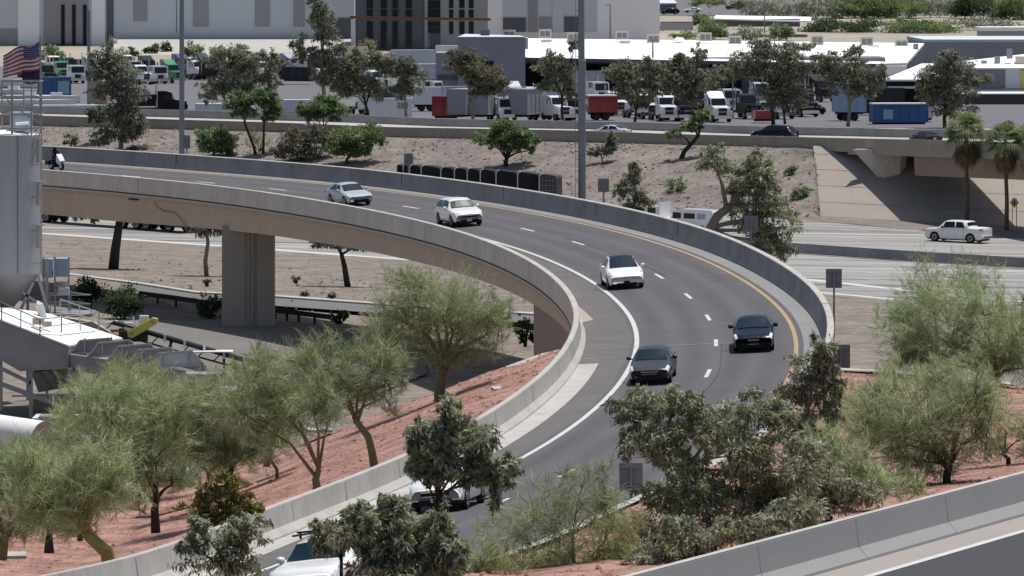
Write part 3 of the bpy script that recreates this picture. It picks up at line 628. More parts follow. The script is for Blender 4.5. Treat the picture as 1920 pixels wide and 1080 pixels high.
        for sg in (-1, 1):
            mm = MB()
            for x in (mid-.02, c+.52, end-.05): mm.sheet([[lf.at(x-.006, r*sg)+Vector((0, .006*sg, 0)), lf.at(x+.006, r*sg)+Vector((0, .006*sg, 0))] for r in (3.0, 4, 5, 6)])
            mm.build('door_gap', 'black', body, False, False)
            for x in (mid-.22, end-.28):
                MB().box(lf.at(x, 3.85*sg), (.2, .03, .03)).build('door_handle', colour, body, False, False)
    t['_L'] = L; return t
def orient(o, pos, fwd, upv=Vector((0, 0, 1))):
    f = Vector(fwd).normalized(); l = upv.cross(f).normalized(); u = f.cross(l)
    o.rotation_euler = Matrix((f, l, u)).transposed().to_euler(); o.location = pos
def on_ramp(o, t, off_, dz=.0):
    p, d, l = frame(t); q = rp(t, off_+1)-rp(t, off_-1); orient(o, rp(t, off_, .015+dz), d, d.cross(q).normalized()*(-1 if d.cross(q).z < 0 else 1))
def ramp_px(o, px, py, back=None, **k):
    t, of = ramp_solve(px, py, **k); L = o.get('_L', 4.6) if back is None else back; on_ramp(o, t-(L/2-.2)/12.2, of)
c = car('parked_car', 'x', 'car', 'sedan', 'psilver') if False else None
G1 = 'cars coming down the curved ramp'
o = car('sedan_car', 'silver sedan on the far part of the curved ramp, behind the white sport utility car', 'car', 'sedan', 'psilver', G1, 'rim', plate=False); ramp_px(o, 676, 386)
o = car('sport_utility_car', 'white boxy sport utility car between silver sedan and white hatchback on the ramp', 'car', 'suv', 'pwhite', G1, 'rim_dark'); ramp_px(o, 878, 425)
o = car('hatchback_car', 'white rounded hatchback with black glass roof and no grille, straddling the ramp edge line', 'car', 'crossover', 'pwhite', G1, 'rim_dark', 'glass'); ramp_px(o, 1177, 545)
o = car('sedan_car', 'black-blue sedan in the outer lane beside the yellow line of the ramp', 'car', 'coupe', 'pnavy', G1, 'rim', plate=False); ramp_px(o, 1408, 660)
o = car('sedan_car', 'dark grey sedan with bright headlights in the inner lane of the ramp', 'car', 'sedan', 'pgrey', G1, 'rim', plate=False); ramp_px(o, 1217, 719)
o = car('sport_utility_car', 'white sport utility car half hidden behind dark foliage on the near ramp', 'car', 'suv', 'pwhite', G1, 'rim', None); ramp_px(o, 822, 962)
o = car('sport_utility_car', 'white sport utility car with black roof bars, cut off at the bottom edge', 'car', 'suv', 'pwhite', G1, 'rim', plate=False)
for x in (.35, -.75): MB().box((x, 0, 1.78), (.07, 1.4, .05)).box((x, .62, 1.7), (.06, .05, .16)).box((x, -.62, 1.7), (.06, .05, .16)).build('roof_bar', 'black', o, False, False)
for y in (.62, -.62): MB().bar((.9, y, 1.72), (-1.5, y, 1.70), .05).build('roof_rail', 'black', o, False, False)
ramp_px(o, 606, 1218, orr=(-5, 4.5), tr=(16, 23.8))
o = car('pickup_truck', 'white crew cab pickup driving on the freeway below the overpass', 'truck', 'pickup', 'pwhite', None, 'rim')
FD = Vector((-CT, STh, .019))
orient(o, FW(1797, 453.5, .01), FD)
# far highway cars, each seen over the wall
def hcar(px, kind, col, label, back, pyroof, H):
    o = car({'suv': 'sport_utility_car', 'sedan': 'sedan_car'}[kind], label, 'car', kind, col, 'cars on the raised highway', details=True)
    q = px
    for _ in range(8): q -= pix(hw(q, back))[0]-px
    a, b = hw(q-20, back), hw(q+20, back); p = hw(q, back); D = p.y; zr = HC-(pyroof-YH)*D/F-H
    p.z = zr; orient(o, p, a-b); return o
hcar(1142, 'sedan', 'psilver', 'silver sedan on the raised highway, half hidden by its wall', 4., 233.5, 1.45)
hcar(1452, 'suv', 'pnavy', 'black sport utility car on the raised highway above the gravel bank', 4., 233.5, 1.67)
hcar(1735, 'sedan', 'pmaroon', 'dark maroon sedan on the overpass left of the palms', 3., 245, 1.45)
# white vans on the freeway behind the ramp barrier
def van(label, pos, fwd, L=5.6, H=2.1, load=None):
    t = root('cargo_van', label, 'van'); hw_ = 1.0
    pr_ = [(-L/2, .35), (L/2-.1, .35), (L/2, .6), (L/2-.1, 1.05), (L/2-.95, 1.2), (L/2-1.6, H-.12), (L/2-1.9, H), (-L/2+.1, H), (-L/2, H-.2)]
    MB().prism([(x, -hw_, z) for x, z in pr_], (0, 2*hw_, 0)).build('body', 'pwhite', t, False, False)
    for s in (-1, 1):
        MB().box((L/2-1.75, s*(hw_+.005), 1.5), (.9, .012, .55)).build('side_window', 'glass', t, False, False)
        MB().box((L/2-3.1, s*(hw_+.005), 1.5), (1.2, .012, .5)).build('side_window', 'glass', t, False, False)
        MB().box((L/2-4.4, s*(hw_+.005), 1.5), (.9, .012, .5)).build('side_window', 'blue_pale', t, False, False)
        for x in (L/2-.95, -L/2+1.1): wheel(t, x, s*hw_, .36)
    MB().quad((L/2-.97, -.8, 1.24), (L/2-1.56, -.75, H-.14), (L/2-1.56, .75, H-.14), (L/2-.97, .8, 1.24)).build('windscreen', 'glass', t, False, False)
    MB().box((-L/2-.006, 0, 1.5), (.012, 1.4, .5)).build('rear_window', 'glass', t, False, False)
    orient(t, pos, fwd); return t
van('white van with pale side window on the freeway, behind the ramp parapet', FW(1297, 434, .01), FD)
t = root('flatbed_truck', 'white work truck with a red tool box on the freeway, left of the white van', 'truck')
MB().prism([(-.2, -1, .5), (2.4, -1, .5), (2.5, -1, 1.2), (1.6, -1, 1.35), (1.2, -1, 2.1), (-.2, -1, 2.1)], (0, 2, 0)).build('cab', 'pwhite', t, False, False)
MB().box((-1.9, 0, .95), (3.4, 2.1, .3)).box((-3.5, 0, 1.5), (.1, 2.1, 1.0)).box((-.35, 0, 1.75), (.1, 2.1, 1.5)).build('flatbed', 'pwhite', t, False, False)
MB().box((-2.4, -.5, 1.55), (1.6, .8, .8)).build('tool_box', 'pred', t, False, False)
for s in (-1, 1):
    MB().box((.5, s*1.005, 1.7), (.9, .012, .5)).build('side_window', 'glass', t, False, False)
    for x in (1.6, -2.2): wheel(t, x, s*1., .38)
orient(t, FW(1240, 428, .01), FD)
# ---- motorcycle and rider at the far left of the ramp
t, of = ramp_solve(104, 319.5, (-4, 2)); mt = root('motorcycle', 'white and black touring motorcycle ridden at the far left end of the ramp', 'motorcycle')
for x in (.75, -.75):
    wh = MB().tube([(x, -.07, .32), (x, .07, .32)], .32, 18).build('wheel', 'black', mt, False, False)
    MB().tube([(x, -.09, .32), (x, .09, .32)], .19, 14).build('rim', 'lamp', wh, False, False)
MB().tube([(-.95, 0, .66), (-.3, 0, .72), (.1, 0, .84), (.45, 0, .86), (.62, 0, .78)], [.14, .2, .22, .2, .1], 10).tube([(.1, 0, .42), (-.35, 0, .42)], .22, 8).build('frame', 'pblack', mt, True, False)
MB().prism([(.35, -.22, .62), (.80, -.22, .42), (.95, -.22, .72), (.72, -.22, 1.0), (.50, -.22, 1.22), (.42, -.22, .95)], (0, .44, 0)).build('fairing', 'pwhite', mt, False, False)
MB().box((-.72, .32, .58), (.55, .2, .32)).box((-.72, -.32, .58), (.55, .2, .32)).build('pannier', 'pblack', mt, False, False)
MB().tube([(.42, -.38, 1.05), (.52, 0, 1.05), (.42, .38, 1.05)], .02, 6).build('handlebar', 'dark_steel', mt, False, False)
MB().tube([(.74, 0, .32), (.55, 0, .95)], .05, 6).build('fork', 'steel', mt, False, False)
on_ramp(mt, t, of)
def person(name, label, verts, edges, radii, m, head, loc_obj):
    pr = root(name, label, 'person')
    me = bpy.data.meshes.new('body'); me.from_pydata(verts, edges, []); ob = bpy.data.objects.new('body', me); C.objects.link(ob); ob.parent = pr
    md = ob.modifiers.new('skin', 'SKIN'); sk = me.skin_vertices[0] if me.skin_vertices else None
    if sk is None:
        bpy.context.view_layer.objects.active = ob; bpy.ops.object.modifier_remove(modifier='skin'); bpy.context.view_layer.update(); bpy.ops.object.modifier_add(type='SKIN'); sk = me.skin_vertices[0]
    for i, r in enumerate(radii): sk.data[i].radius = (r, r)
    sk.data[0].use_root = True; ob.modifiers.new('sub', 'SUBSURF').levels = 1; me.materials.append(M[m]); return pr
V = [(-.25, 0, .86), (-.24, 0, 1.08), (-.17, 0, 1.3), (-.14, 0, 1.46), (-.12, 0, 1.54), (-.1, 0, 1.64),
     (-.15, .2, 1.4), (.08, .3, 1.2), (.36, .33, 1.08), (-.15, -.2, 1.4), (.08, -.3, 1.2), (.36, -.33, 1.08),
     (-.22, .13, .84), (.18, .24, .78), (.02, .25, .4), (.16, .25, .34), (-.22, -.13, .84), (.18, -.24, .78), (.02, -.25, .4), (.16, -.25, .34)]
Ed = [(0, 1), (1, 2), (2, 3), (3, 4), (4, 5), (3, 6), (6, 7), (7, 8), (3, 9), (9, 10), (10, 11), (0, 12), (12, 13), (13, 14), (14, 15), (0, 16), (16, 17), (17, 18), (18, 19)]
rd = [.15, .15, .17, .11, .07, .08, .09, .06, .045, .09, .06, .045, .11, .085, .06, .05, .11, .085, .06, .05]
pr = person('person', 'rider in black clothing and dark helmet sitting on the white touring motorcycle', V, Ed, rd, 'leather', None, None)
h = MB()
for k in range(6): pass
h.tube([(-.1, 0, 1.52), (-.1, 0, 1.56), (-.1, 0, 1.64), (-.1, 0, 1.72), (-.1, 0, 1.77)], [.09, .13, .15, .12, .03], 12).build('helmet', 'pblack', pr, True, False)
MB().box((.04, 0, 1.645), (.03, .17, .08)).build('visor', 'glass', pr, False, False)
for s in (-1, 1):
    hm = MB(); hm.box((.40, s*.34, 1.07), (.1, .08, .05))
    for k in range(4): hm.tube([(.40+.02*k-.03, s*(.31+.0*k), 1.09), (.46-.01*k, s*(.31+.02*k), 1.06), (.43, s*(.31+.02*k), 1.02)], .012, 5)
    hm.tube([(.37, s*.31, 1.08), (.40, s*.28, 1.03)], .014, 5); hm.build('glove', 'leather', pr, False, False)
on_ramp(pr, t, of)
# ---- semi trailer on the freeway seen under the bridge
t = root('semi_trailer_truck', 'black flatbed lorry on the freeway, only its underside seen below the curved bridge', 'truck')
a, b = FW(60, 413, 0), FW(365, 437, 0); d = (b-a); L = d.length
MB().box((0, 0, 1.9), (L, 2.5, 1.5)).box((0, 0, .95), (L*.96, 1.6, .4)).build('trailer', 'dark_steel', t, False, False)
for x in (-L/2+2, -L/2+3.3, L/2-2.2, L/2-5.2, L/2-6.5, L*.12):
    for s in (-1, 1): wheel(t, x, s*1.22, .5, .35, 'rim')
MB().box((L/2-1.4, 0, 1.6), (2.6, 2.5, 2.2)).build('cab', 'pblack', t, False, False)
orient(t, (a+b)/2, d)
# ================================================================ STREET FURNITURE
def sign_back(label, px, py, D, wpx, hpx, drop=2.2, group=None):
    c = Q(px, py, D); k = D/F; wd, hg = wpx*k, hpx*k
    t = root('road_sign', label, 'road sign', (c.x, c.y, c.z-hg/2-drop), group)
    MB().box((c.x, c.y-.0, c.z), (wd, .03, hg)).build('panel', 'sign_back', t)
    MB().box((c.x, c.y-.055, c.z+hg*.36), (wd*.92, .05, .06)).build('bracket', 'pole', t); MB().box((c.x, c.y-.055, c.z-hg*.3), (wd*.92, .05, .06)).build('bracket', 'pole', t)
    MB().box((c.x, c.y-.085, c.z-drop/2-.05), (.09, .05, hg+drop)).build('post', 'pole', t); return t
def barrier_D(px, o, lo, hi, dz=1.):
    best = min(ts(lo, hi, .02), key=lambda t: abs(pix(rp(t, o, dz))[0]-px)); return rp(best, o, dz).y
GS = 'backs of road signs along the ramp'
for px, py, w_, h_, lo, hi, lab, dr in (
  (766, 298, 17, 21, 0, 8, 'small grey sign seen from behind, over the left end of the black covered bins', 1.6),
  (1131.5, 347.5, 21, 25, 5, 10, 'grey sign seen from behind, right of the tall mast', 1.6),
  (1408.5, 420, 26, 30, 7, 12, 'grey sign seen from behind against the leaning eucalyptus', 1.8),
  (350, 266, 13, 25, -4, 3, 'small grey sign seen from behind beside the left grey mast', 1.4)):
    sign_back(lab, px, py, barrier_D(px, RS+.9, lo, hi), w_, h_, dr, GS)
sign_back('grey square sign seen from behind on a post at the end of the ramp parapet', 1563.5, 522, 251, 30, 36, 2.3, GS)
sign_back('grey square sign seen from behind on the red gravel, partly behind eucalyptus leaves', 1577, 668, 236, 34, 44, 1.6, GS)
sign_back('large grey sign seen from behind before the near ramp lanes, left of dense eucalyptus', 1183, 895, 181, 44, 54, 2.2, GS)
# yellow warning sign below the overpass
c = Q(1902, 380, 505); k = .0505
t = root('warning_sign', 'yellow diamond warning sign on two posts under the overpass', 'road sign', (c.x, c.y, c.z-4))
m = MB().prism([(c.x-.45, c.y, c.z), (c.x, c.y, c.z-.5), (c.x+.45, c.y, c.z), (c.x, c.y, c.z+.5)], (0, .03, 0)); pn = m.build('panel', 'yellow', t)
MB().box((c.x, c.y-.012, c.z), (.12, .02, .42)).build('mark', 'dark_steel', pn)
MB().box((c.x-.2, c.y+.06, c.z-1.7), (.07, .07, 4.2)).build('post', 'pole', t); MB().box((c.x+.2, c.y+.06, c.z-1.7), (.07, .07, 4.2)).build('post', 'pole', t)
# tall masts
def mast(label, px, pyb, D, wpx, top=-60, step=None):
    k = D/F; b = Q(px, pyb, D); tz = Q(px, top, D).z
    t = root('light_mast', label, 'light pole', b); r = wpx*k/2
    zs = Q(px, step, D).z if step else None
    m = MB().tube([(b.x, D, b.z-.5), (b.x, D, zs or tz)], [r, r*(.97 if step else .8)], 18, False); m.build('shaft', 'pole', t, True)
    if step:
        MB().tube([(b.x-.06, D, zs-.3), (b.x-.06, D, tz)], [r*.86, r*.75], 18, False).build('upper_shaft', 'pole', t, True)
        MB().tube([(b.x, D, zs-.12), (b.x, D, zs+.06)], [r*1.08, r*1.0], 14).build('collar', 'steel', t)
    return t, b, tz
t, b, tz = mast('very tall grey high-mast light pole with a ladder alongside, behind the ramp parapet', 1091.5, 385, 536, 14, -60, 112)
m = MB(); x0 = b.x-(1091.5-1079)*.0536
m.box((x0, 536, (b.z+tz)/2), (.05, .05, tz-b.z)).box((x0+.30, 536, (b.z+tz)/2), (.05, .05, tz-b.z))
z = b.z
while z < tz: m.box((x0+.15, 536, z), (.3, .05, .05)); z += 1.15
m.build('ladder', 'pole', t)
mast('tall grey light pole between the tall dark eucalyptus and the green mesquites, on the left', 341, 300, 560, 10.5)
mast('thin grey pole in front of the parked trucks, left of the tall eucalyptus', 166.5, 203, 680, 7, 20)
def lamp_post(label, px, pyb, pyt, D, arm=10):
    b = Q(px, pyb, D); a = Q(px, pyt, D); t = root('street_lamp', label, 'street lamp', b); k = D/F
    MB().tube([b, a], [.14, .09], 6).build('pole', 'pole', t)
    MB().box((a.x-arm*k/2, D, a.z), (arm*k, .25, .14)).build('lamp_head', 'steel', t); return t
GL = 'lamp posts beyond the raised highway'
for a in (('lamp post in front of the bright white warehouse wall', 1144, 72, 9, 1000), ('dark lamp post on the white roof right of the mast', 1224, 108, 74, 770, 0), ('thin pale lamp post left of the blue trailer', 1374, 222, 138, 670, -7), ('short pale lamp post before the slate building', 804, 88, 62, 960, 5),
          ('pale lamp post among the parked trucks left of the red sweeper', 516, 132, 100, 800), ('dark pole before the far warehouse lower panels', 995, 60, 8, 1050, 0), ('utility pole beside the far white roofed shed', 1433.5, 62, -30, 1130, 0), ('utility pole rising through the far green trees', 1402, 52, -30, 1200, 0), ('dark lamp post by the far warehouse on the left', 331, 60, -10, 1000, 6)): lamp_post(a[0], *a[1:])
for o in C.objects:
    if o.name.startswith('street_lamp'): o['group'] = GL
# black covered bins
ed = [743, 755, 767, 788.5, 825.5, 851, 875, 899.5, 929, 969.5, 1010, 1044]
tpz = [309, 309.5, 310, 311, 314, 315.5, 316.5, 318, 320, 323, 327, 329]
nm = ['leftmost narrow', 'second narrow', 'third narrow', 'wide, fourth from the left,', 'fifth from the left', 'sixth from the left', 'seventh from the left', 'eighth from the left', 'ninth from the left, wide', 'second from the right, wide', 'rightmost grey fronted']
for i in range(11):
    D = interp(i, [0, 10], [549, 531]); a = Q(ed[i]+.8, tpz[i], D); b = Q(ed[i+1]-.8, tpz[i+1], D); wd = b.x-a.x; h = 2.6
    t = root('covered_bin', nm[i]+' black covered bin in the row behind the ramp parapet', 'bin', ((a.x+b.x)/2, D, a.z-h), 'row of black covered bins'); r = min(.28, wd*.3)
    pr_ = [(a.x, D, a.z-h), (b.x, D, b.z-h), (b.x, D, b.z-r), (b.x-r*.35, D, b.z-r*.3), (b.x-r, D, b.z), (a.x+r, D, a.z+.04), (a.x+r*.3, D, a.z-r*.3), (a.x, D, a.z-r)]
    MB().prism(pr_, (.6, 2.2, 0)).build('cover', 'blackcloth' if i < 10 else 'greycloth', t)
    MB().tube([(a.x+.02, D-.03, a.z-h), (a.x+.02, D-.03, a.z-r), (a.x+r*.5, D-.03, a.z+.0), (a.x+r*1.3, D-.03, a.z+.07)], .05 if i else .03, 5).build('edge_strip', 'whiteedge', t)
    if i == 10:
        m = MB()
        for q in (.2, .4, .6, .8): m.box((a.x+wd*q, D-.02, a.z-1.3), (.04, .04, 2.3))
        for q in (.6, 1.1, 1.6): m.box((a.x+wd*.5, D-.02, a.z-q), (wd*.9, .04, .05))
        m.build('grid', 'sign_back', t)
# guard rails under the bridge
def guard(label, pts):
    A = [P(x, y, 0) for x, y in pts]; t = root('guard_rail', label, 'guard rail', A[0])
    m = MB()
    for p, q in zip(A[:-1], A[1:]): m.bar(p+Vector((0, 0, .62)), q+Vector((0, 0, .62)), .08, .34)
    m.build('rail', 'bark_dk', t)
    for p, q in zip(A[:-1], A[1:]):
        for u in (0, .5): e = p.lerp(q, u); MB().box((e.x, e.y+.12, .35), (.18, .18, .75)).build('post', 'bark_dk', t)
guard('dark guard rail along the frontage road in the shade left of the bridge pier', [(262, 566), (330, 575), (412, 588)])
guard('dark guard rail along the frontage road right of the bridge pier', [(516, 598), (560, 604), (620, 612)])
# loose concrete slabs on the gravel
for lab, px, py, D, wx in (('pale concrete slab lying on the red gravel bank near the abutment', 948, 729, 242, 1.2), ('pale concrete slab on the red gravel at the far left bottom', 27, 1041, 212, .95), ('white slab lying beyond the trees at the top of the red bank', 597, 806, 258, 1.3)):
    c = Q(px, py, D); o = MB().box(c, (wx, 1.6, .12), .1).build('concrete_slab', 'conc'); tag(o, lab, 'slab')
# ================================================================ CONCRETE BATCH PLANT
D = 300; k = D/F
cx, r = Q(14, 0, D).x, 64*k; zb, zt = Q(0, 512, D).z, Q(0, 252, D).z
s = root('cement_silo', 'tall pale grey steel silo with cone bottom and caged top at the left edge', 'silo', (cx, D, 0))
MB().tube([(cx, D, zb), (cx, D, zt)], r, 48, False).build('shell', 'silo', s, True)
MB().tube([(cx, D, zt), (cx, D, zt+.25)], [r, r*.2], 40).build('roof', 'bin_white', s)
MB().tube([(cx, D, zb), (cx, D, zb-1.9)], [r*.98, r*.2], 40, False).build('cone', 'bin', s, True)
m = MB()
for q in (305, 365, 428, 490): z = Q(0, q, D).z; m.tube([(cx, D, z-.02), (cx, D, z+.02)], r+.012, 40)
m.build('seam', 'silo', s)
m = MB(); m.box((cx+.75, D-r*.93, (zb+zt)/2), (.035, .1, zt-zb)); m.build('pipe', 'sign_back', s)
for q in (262, 342, 422):
    p0, p1 = Q(70, q, D-1.2), Q(70, q+42, D-1.2)
    MB().box((p0.x+.02, D-1.25, (p0.z+p1.z)/2), (.2, .3, 1.3)).box((p0.x+.15, D-1.25, p0.z+.02), (.5, .4, .05)).build('ladder_cage', 'steel', s)
MB().box((Q(79, 0, D).x, D-.3, (zb+zt)/2), (.05, .05, zt-zb+.2)).box((Q(75, 0, D).x, D-.5, (zb+zt)/2), (.05, .05, zt-zb+.2)).build('ladder_rail', 'rail', s)
m = MB(); tz = Q(0, 152, D).z
for x, y in ((2, -1.4), (27, -1.4), (62, -1), (77, 0), (0, 1.2), (40, 1.5), (74, 1)): m.box((Q(x, 0, D).x, D+y, (zt+tz)/2), (.12 if x in (27, 77) else .07, .1, tz-zt))
for q in (152, 182, 214, 240): z = Q(0, q, D).z; m.box((Q(38, 0, D).x, D-1.4, z), (2.4, .06, .07)).box((Q(38, 0, D).x, D+1.4, z), (2.4, .06, .07)).box((Q(77, 0, D).x, D, z), (.07, 2.6, .06))
m.bar(Q(25, 200, D-1.4), Q(77, 232, D-1.4), .07); m.bar(Q(0, 165, D-1.3), Q(27, 205, D-1.3), .07)
m.build('top_cage', 'steel', s)
MB().box((Q(40, 0, D).x, D, Q(0, 225, D).z), (1.2, 1, .9)).tube([Q(30, 238, D-.8), Q(55, 236, D-.8)], .25, 10).build('dust_filter', 'w_light', s)
m = MB()
for (a, b) in (((70, 512), (92, 590)), ((2, 512), (2, 640)), ((4, 520), (80, 575)), ((62, 530), (30, 600))): m.bar(Q(*a, D-.5), Q(*b, D-.5), .16)
for x in (-20, 2, 52, 88): p = Q(x, 560, D+1); m.box((p.x, D+1, 4), (.16, .16, 8))
m.build('support_frame', 'steel', s)
MB().tube([Q(68, 570, D-3), Q(74, 572, D-3), Q(82, 600, D-3)], .22, 8).build('pipe_elbow', 'whiteedge', s)
# control boxes on a stand behind the silo
t = root('control_box', 'pair of blue-grey control boxes on a stand with railed platform right of the silo', 'control box', Q(105, 640, 305)); D2 = 305
for x0, x1, y0, y1 in ((80, 99, 485, 520), (104, 128, 484, 518)):
    a, b = Q(x0, y0, D2), Q(x1, y1, D2); MB().box(((a.x+b.x)/2, D2, (a.z+b.z)/2), (b.x-a.x, 1., a.z-b.z)).build('box', 'blue_pale', t)
m = MB()
for x in (82, 103, 129): a, b = Q(x, 482, D2-.55), Q(x, 620, D2-.55); m.box((a.x, D2-.55, (a.z+b.z)/2), (.1, .1, a.z-b.z))
for q in (530, 536, 544, 552): a, b = Q(103, q, D2-.6), Q(129, q, D2-.6); m.bar(a, b, .12)
m.build('stand', 'steel', t)
a, b = Q(110, 540, D2-.7), Q(130, 552, D2-.7); MB().box(((a.x+b.x)/2, D2-.7, (a.z+b.z)/2), (b.x-a.x, .5, .4)).build('motor', 'w_light', t)
def railing(parent, pts, DD, h=31, name='railing', mid=True, posts=None):
    m = MB()
    for (a, b) in zip(pts[:-1], pts[1:]):
        m.bar(Q(a[0], a[1], a[2]), Q(b[0], b[1], b[2]), .055)
        if mid: m.bar(Q(a[0], a[1]+h*.5, a[2]), Q(b[0], b[1]+h*.5, b[2]), .045)
        n = max(1, int(abs(b[0]-a[0])/34))
        for i in range(n+1):
            u = i/n; x, y, d = (a[j]+(b[j]-a[j])*u for j in range(3)); m.bar(Q(x, y+h, d), Q(x, y, d), .055)
    return m.build(name, 'rail', parent)
m = MB(); m.prism([Q(92, 590, 303), Q(172, 588, 303), Q(172, 594, 303), Q(92, 596, 303)], (0, 3, 0)); m.build('platform', 'steel', t)
railing(t, [(94, 554, 303), (171, 553, 303)], 303, 34); railing(t, [(94, 550, 306), (130, 548, 306), (171, 553, 303)], 303, 34)
# big bin with white cover
g = root('aggregate_bin', 'grey steel hopper building with a bright white sloping cover and handrails, beside the silo', 'hopper', Q(60, 785, 292)); Df, Db = 289, 296
fr = [(-60, 588), (0, 603), (128, 652), (128, 692), (37, 696), (-60, 640)]
m = MB(); A = [Q(x, y, Df) for x, y in fr]; m.prism(A, (.5, 6.5, 0)); m.build('hull', 'bin', g)
m = MB(); m.prism([Q(-60, 587, Df-.03), Q(0, 602, Df-.03), Q(129, 651, Df-.03), Q(134, 650, Df+1), Q(230, 637, Db+2), Q(95, 592, Db+2.5), Q(60, 586, Db+2), Q(-40, 575, Db+1)], (0, 0, .1)); m.build('cover', 'bin_white', g)
m = MB(); m.prism([Q(58, 698, Df+.4), Q(130, 692, Df+.4), Q(128, 726, Df+1.2), Q(72, 736, Df+1.2)], (.3, 4, 0)); hp = m.build('lower_hopper', 'bin', g)
m = MB()
for q in (75, 92, 110): m.bar(Q(q, 697, Df+.3), Q(q+22, 730, Df+1.1), .08)
m.build('rib', 'sign_back', hp)
m = MB()
for a, b, w_ in (((58, 695), (58, 785), .2), ((132, 690), (132, 790), .28), ((-20, 680), (58, 718), .2), ((-20, 712), (160, 778), .24), ((132, 770), (195, 690), .16), ((2, 690), (2, 770), .16), ((150, 700), (150, 700.5), .1), ((118, 785), (132, 765), .14), ((160, 790), (132, 765), .14)): m.bar(Q(*a, Df-.15), Q(*b, Df-.15), w_)
m.build('support_frame', 'bin', g)
railing(g, [(-30, 557, Df-.1), (3, 567, Df-.1), (75, 599, Df-.1)], Df, 34); railing(g, [(75, 599, Df-.1), (115, 594, Df+3), (186, 586, Db+1.5)], Df, 30)
railing(g, [(113, 561, Db+2), (185, 586, Db+1.5)], Db, 34)
MB().box(Q(72, 602, Df+2), (.6, .6, .35)).build('valve', 'w_tan', g); MB().box(Q(88, 607, Df+3), (.5, .4, .25)).build('valve', 'w_tan', g)
m = MB(); m.prism([Q(112, 594, Db+4), Q(175, 604, Db+4), Q(236, 641, Db+4), Q(200, 640, Db+4), Q(150, 620, Db+4)], (0, .8, 0)); m.build('sand_heap', 'w_tan', g)
# open bins with four divider plates
ob_ = root('open_bin', 'long grey open steel bin with slanted divider plates, right of the white covered hopper', 'hopper', Q(260, 740, 286))
tr = lambda q: ((130-0*q, 0))
m = MB(); m.prism([Q(128, 664, 289.2), Q(345, 694, 283.5), Q(345, 726, 283.5), Q(128, 694, 289.2)], (.1, .3, 0)); m.prism([Q(232, 640, 297), Q(384, 684, 291), Q(384, 700, 291), Q(232, 660, 297)], (.1, .2, 0)); m.build('hull', 'bin', ob_)
MB().prism([Q(140, 690, 289.5), Q(345, 722, 284), Q(385, 712, 290), Q(234, 672, 296)], (0, 0, .1)).build('bed', 'dust', ob_)
for i, (x, y, sc) in enumerate(((276, 691, 1.), (238, 684, .98), (201, 677, .97), (164, 670, .96), (131, 664, .9))):
    DD = 284.2+i*1.35
    pts = [(x, y), (x+21*sc, y-28*sc), (x+83*sc, y-33*sc), (x+106*sc, y-8*sc)]
    pl_ = MB().prism([Q(a, b, DD) for a, b in pts], (0, .08, 0)).build('divider_plate', 'bin' if i else 'w_light', ob_)
    m = MB()
    for (a, b), (c, d) in ((pts[0], pts[1]), (pts[1], pts[2]), (pts[2], pts[3]), (pts[0], pts[3])): m.bar(Q(a, b, DD-.06), Q(c, d, DD-.06), .1)
    m.bar(Q(x+28, y-4, DD-.06), Q(x+28, y-30, DD-.06), .09); m.bar(Q(x+78, y-8, DD-.06), Q(x+78, y-32, DD-.06), .09); m.build('plate_frame', 'rail', pl_)
m = MB()
for a, b in (((148, 700), (148, 790)), ((345, 720), (345, 790)), ((150, 780), (205, 700))): m.bar(Q(*a, 287), Q(*b, 287), .16)
m.build('support_frame', 'bin', ob_)
# conveyor
cv = root('conveyor', 'long black belt conveyor with white brackets, sloping up left to a yellow guard', 'conveyor', Q(400, 740, 300)); Dc = 301
lo, hi = (560, 704), (212, 604)
MB().bar(Q(*lo, Dc), Q(*hi, Dc), .9, .22).build('belt', 'black', cv)
m = MB(); m.bar(Q(lo[0], lo[1]+18, Dc-.4), Q(hi[0]+20, hi[1]+26, Dc-.4), .1); m.bar(Q(*lo, Dc-.5), Q(*hi, Dc-.5), .12)
for i in range(13): u = i/12; v = u+.04; m.bar(Q(lo[0]+(hi[0]-lo[0])*u, lo[1]+(hi[1]-lo[1])*u, Dc-.45), Q(lo[0]+(hi[0]-lo[0])*v, lo[1]+18+(hi[1]-lo[1])*v, Dc-.45), .07)
for x, y in ((520, 700), (420, 668), (320, 640)): m.bar(Q(x, y, Dc), Q(x, 745, Dc), .14)
m.build('truss', 'dark_steel', cv)
for x in (309, 346, 383, 420, 457, 493, 529): y = lo[1]+(x-lo[0])*(hi[1]-lo[1])/(hi[0]-lo[0]); MB().bar(Q(x, y+9, Dc-.6), Q(x, y-5, Dc-.6), .13).build('idler_bracket', 'w_light', cv)
yg = MB().prism([Q(238, 622, Dc-.9), Q(286, 596, Dc-.9), Q(295, 598, Dc-.9), Q(295, 607, Dc-.9), Q(248, 634, Dc-.9), Q(240, 632, Dc-.9)], (0, .5, 0)).build('belt_guard', 'yellow', cv)
for p in ((247, 625), (286, 604)): m = MB().tube([Q(*p, Dc-.91), Q(*p, Dc-.95)], .1, 10); m.build('hub', 'bin', yg)
m = MB(); m.tube([Q(200, 606, Dc), Q(218, 602, Dc), Q(221, 604, Dc)], .07, 6); m.bar(Q(250, 594, Dc), Q(251, 606, Dc), .1); m.box(Q(242, 612, Dc-.3), (.5, .5, .45)); m.box(Q(270, 600, Dc), (.5, .5, .5)); m.build('motor', 'w_light', cv)
MB().box(Q(222, 620, Dc-.3), (.9, .5, .12), .0).build('red_strip', 'pred', cv); MB().box(Q(250, 628, Dc), (1.6, 1, .7)).build('drive_box', 'dark_steel', cv)
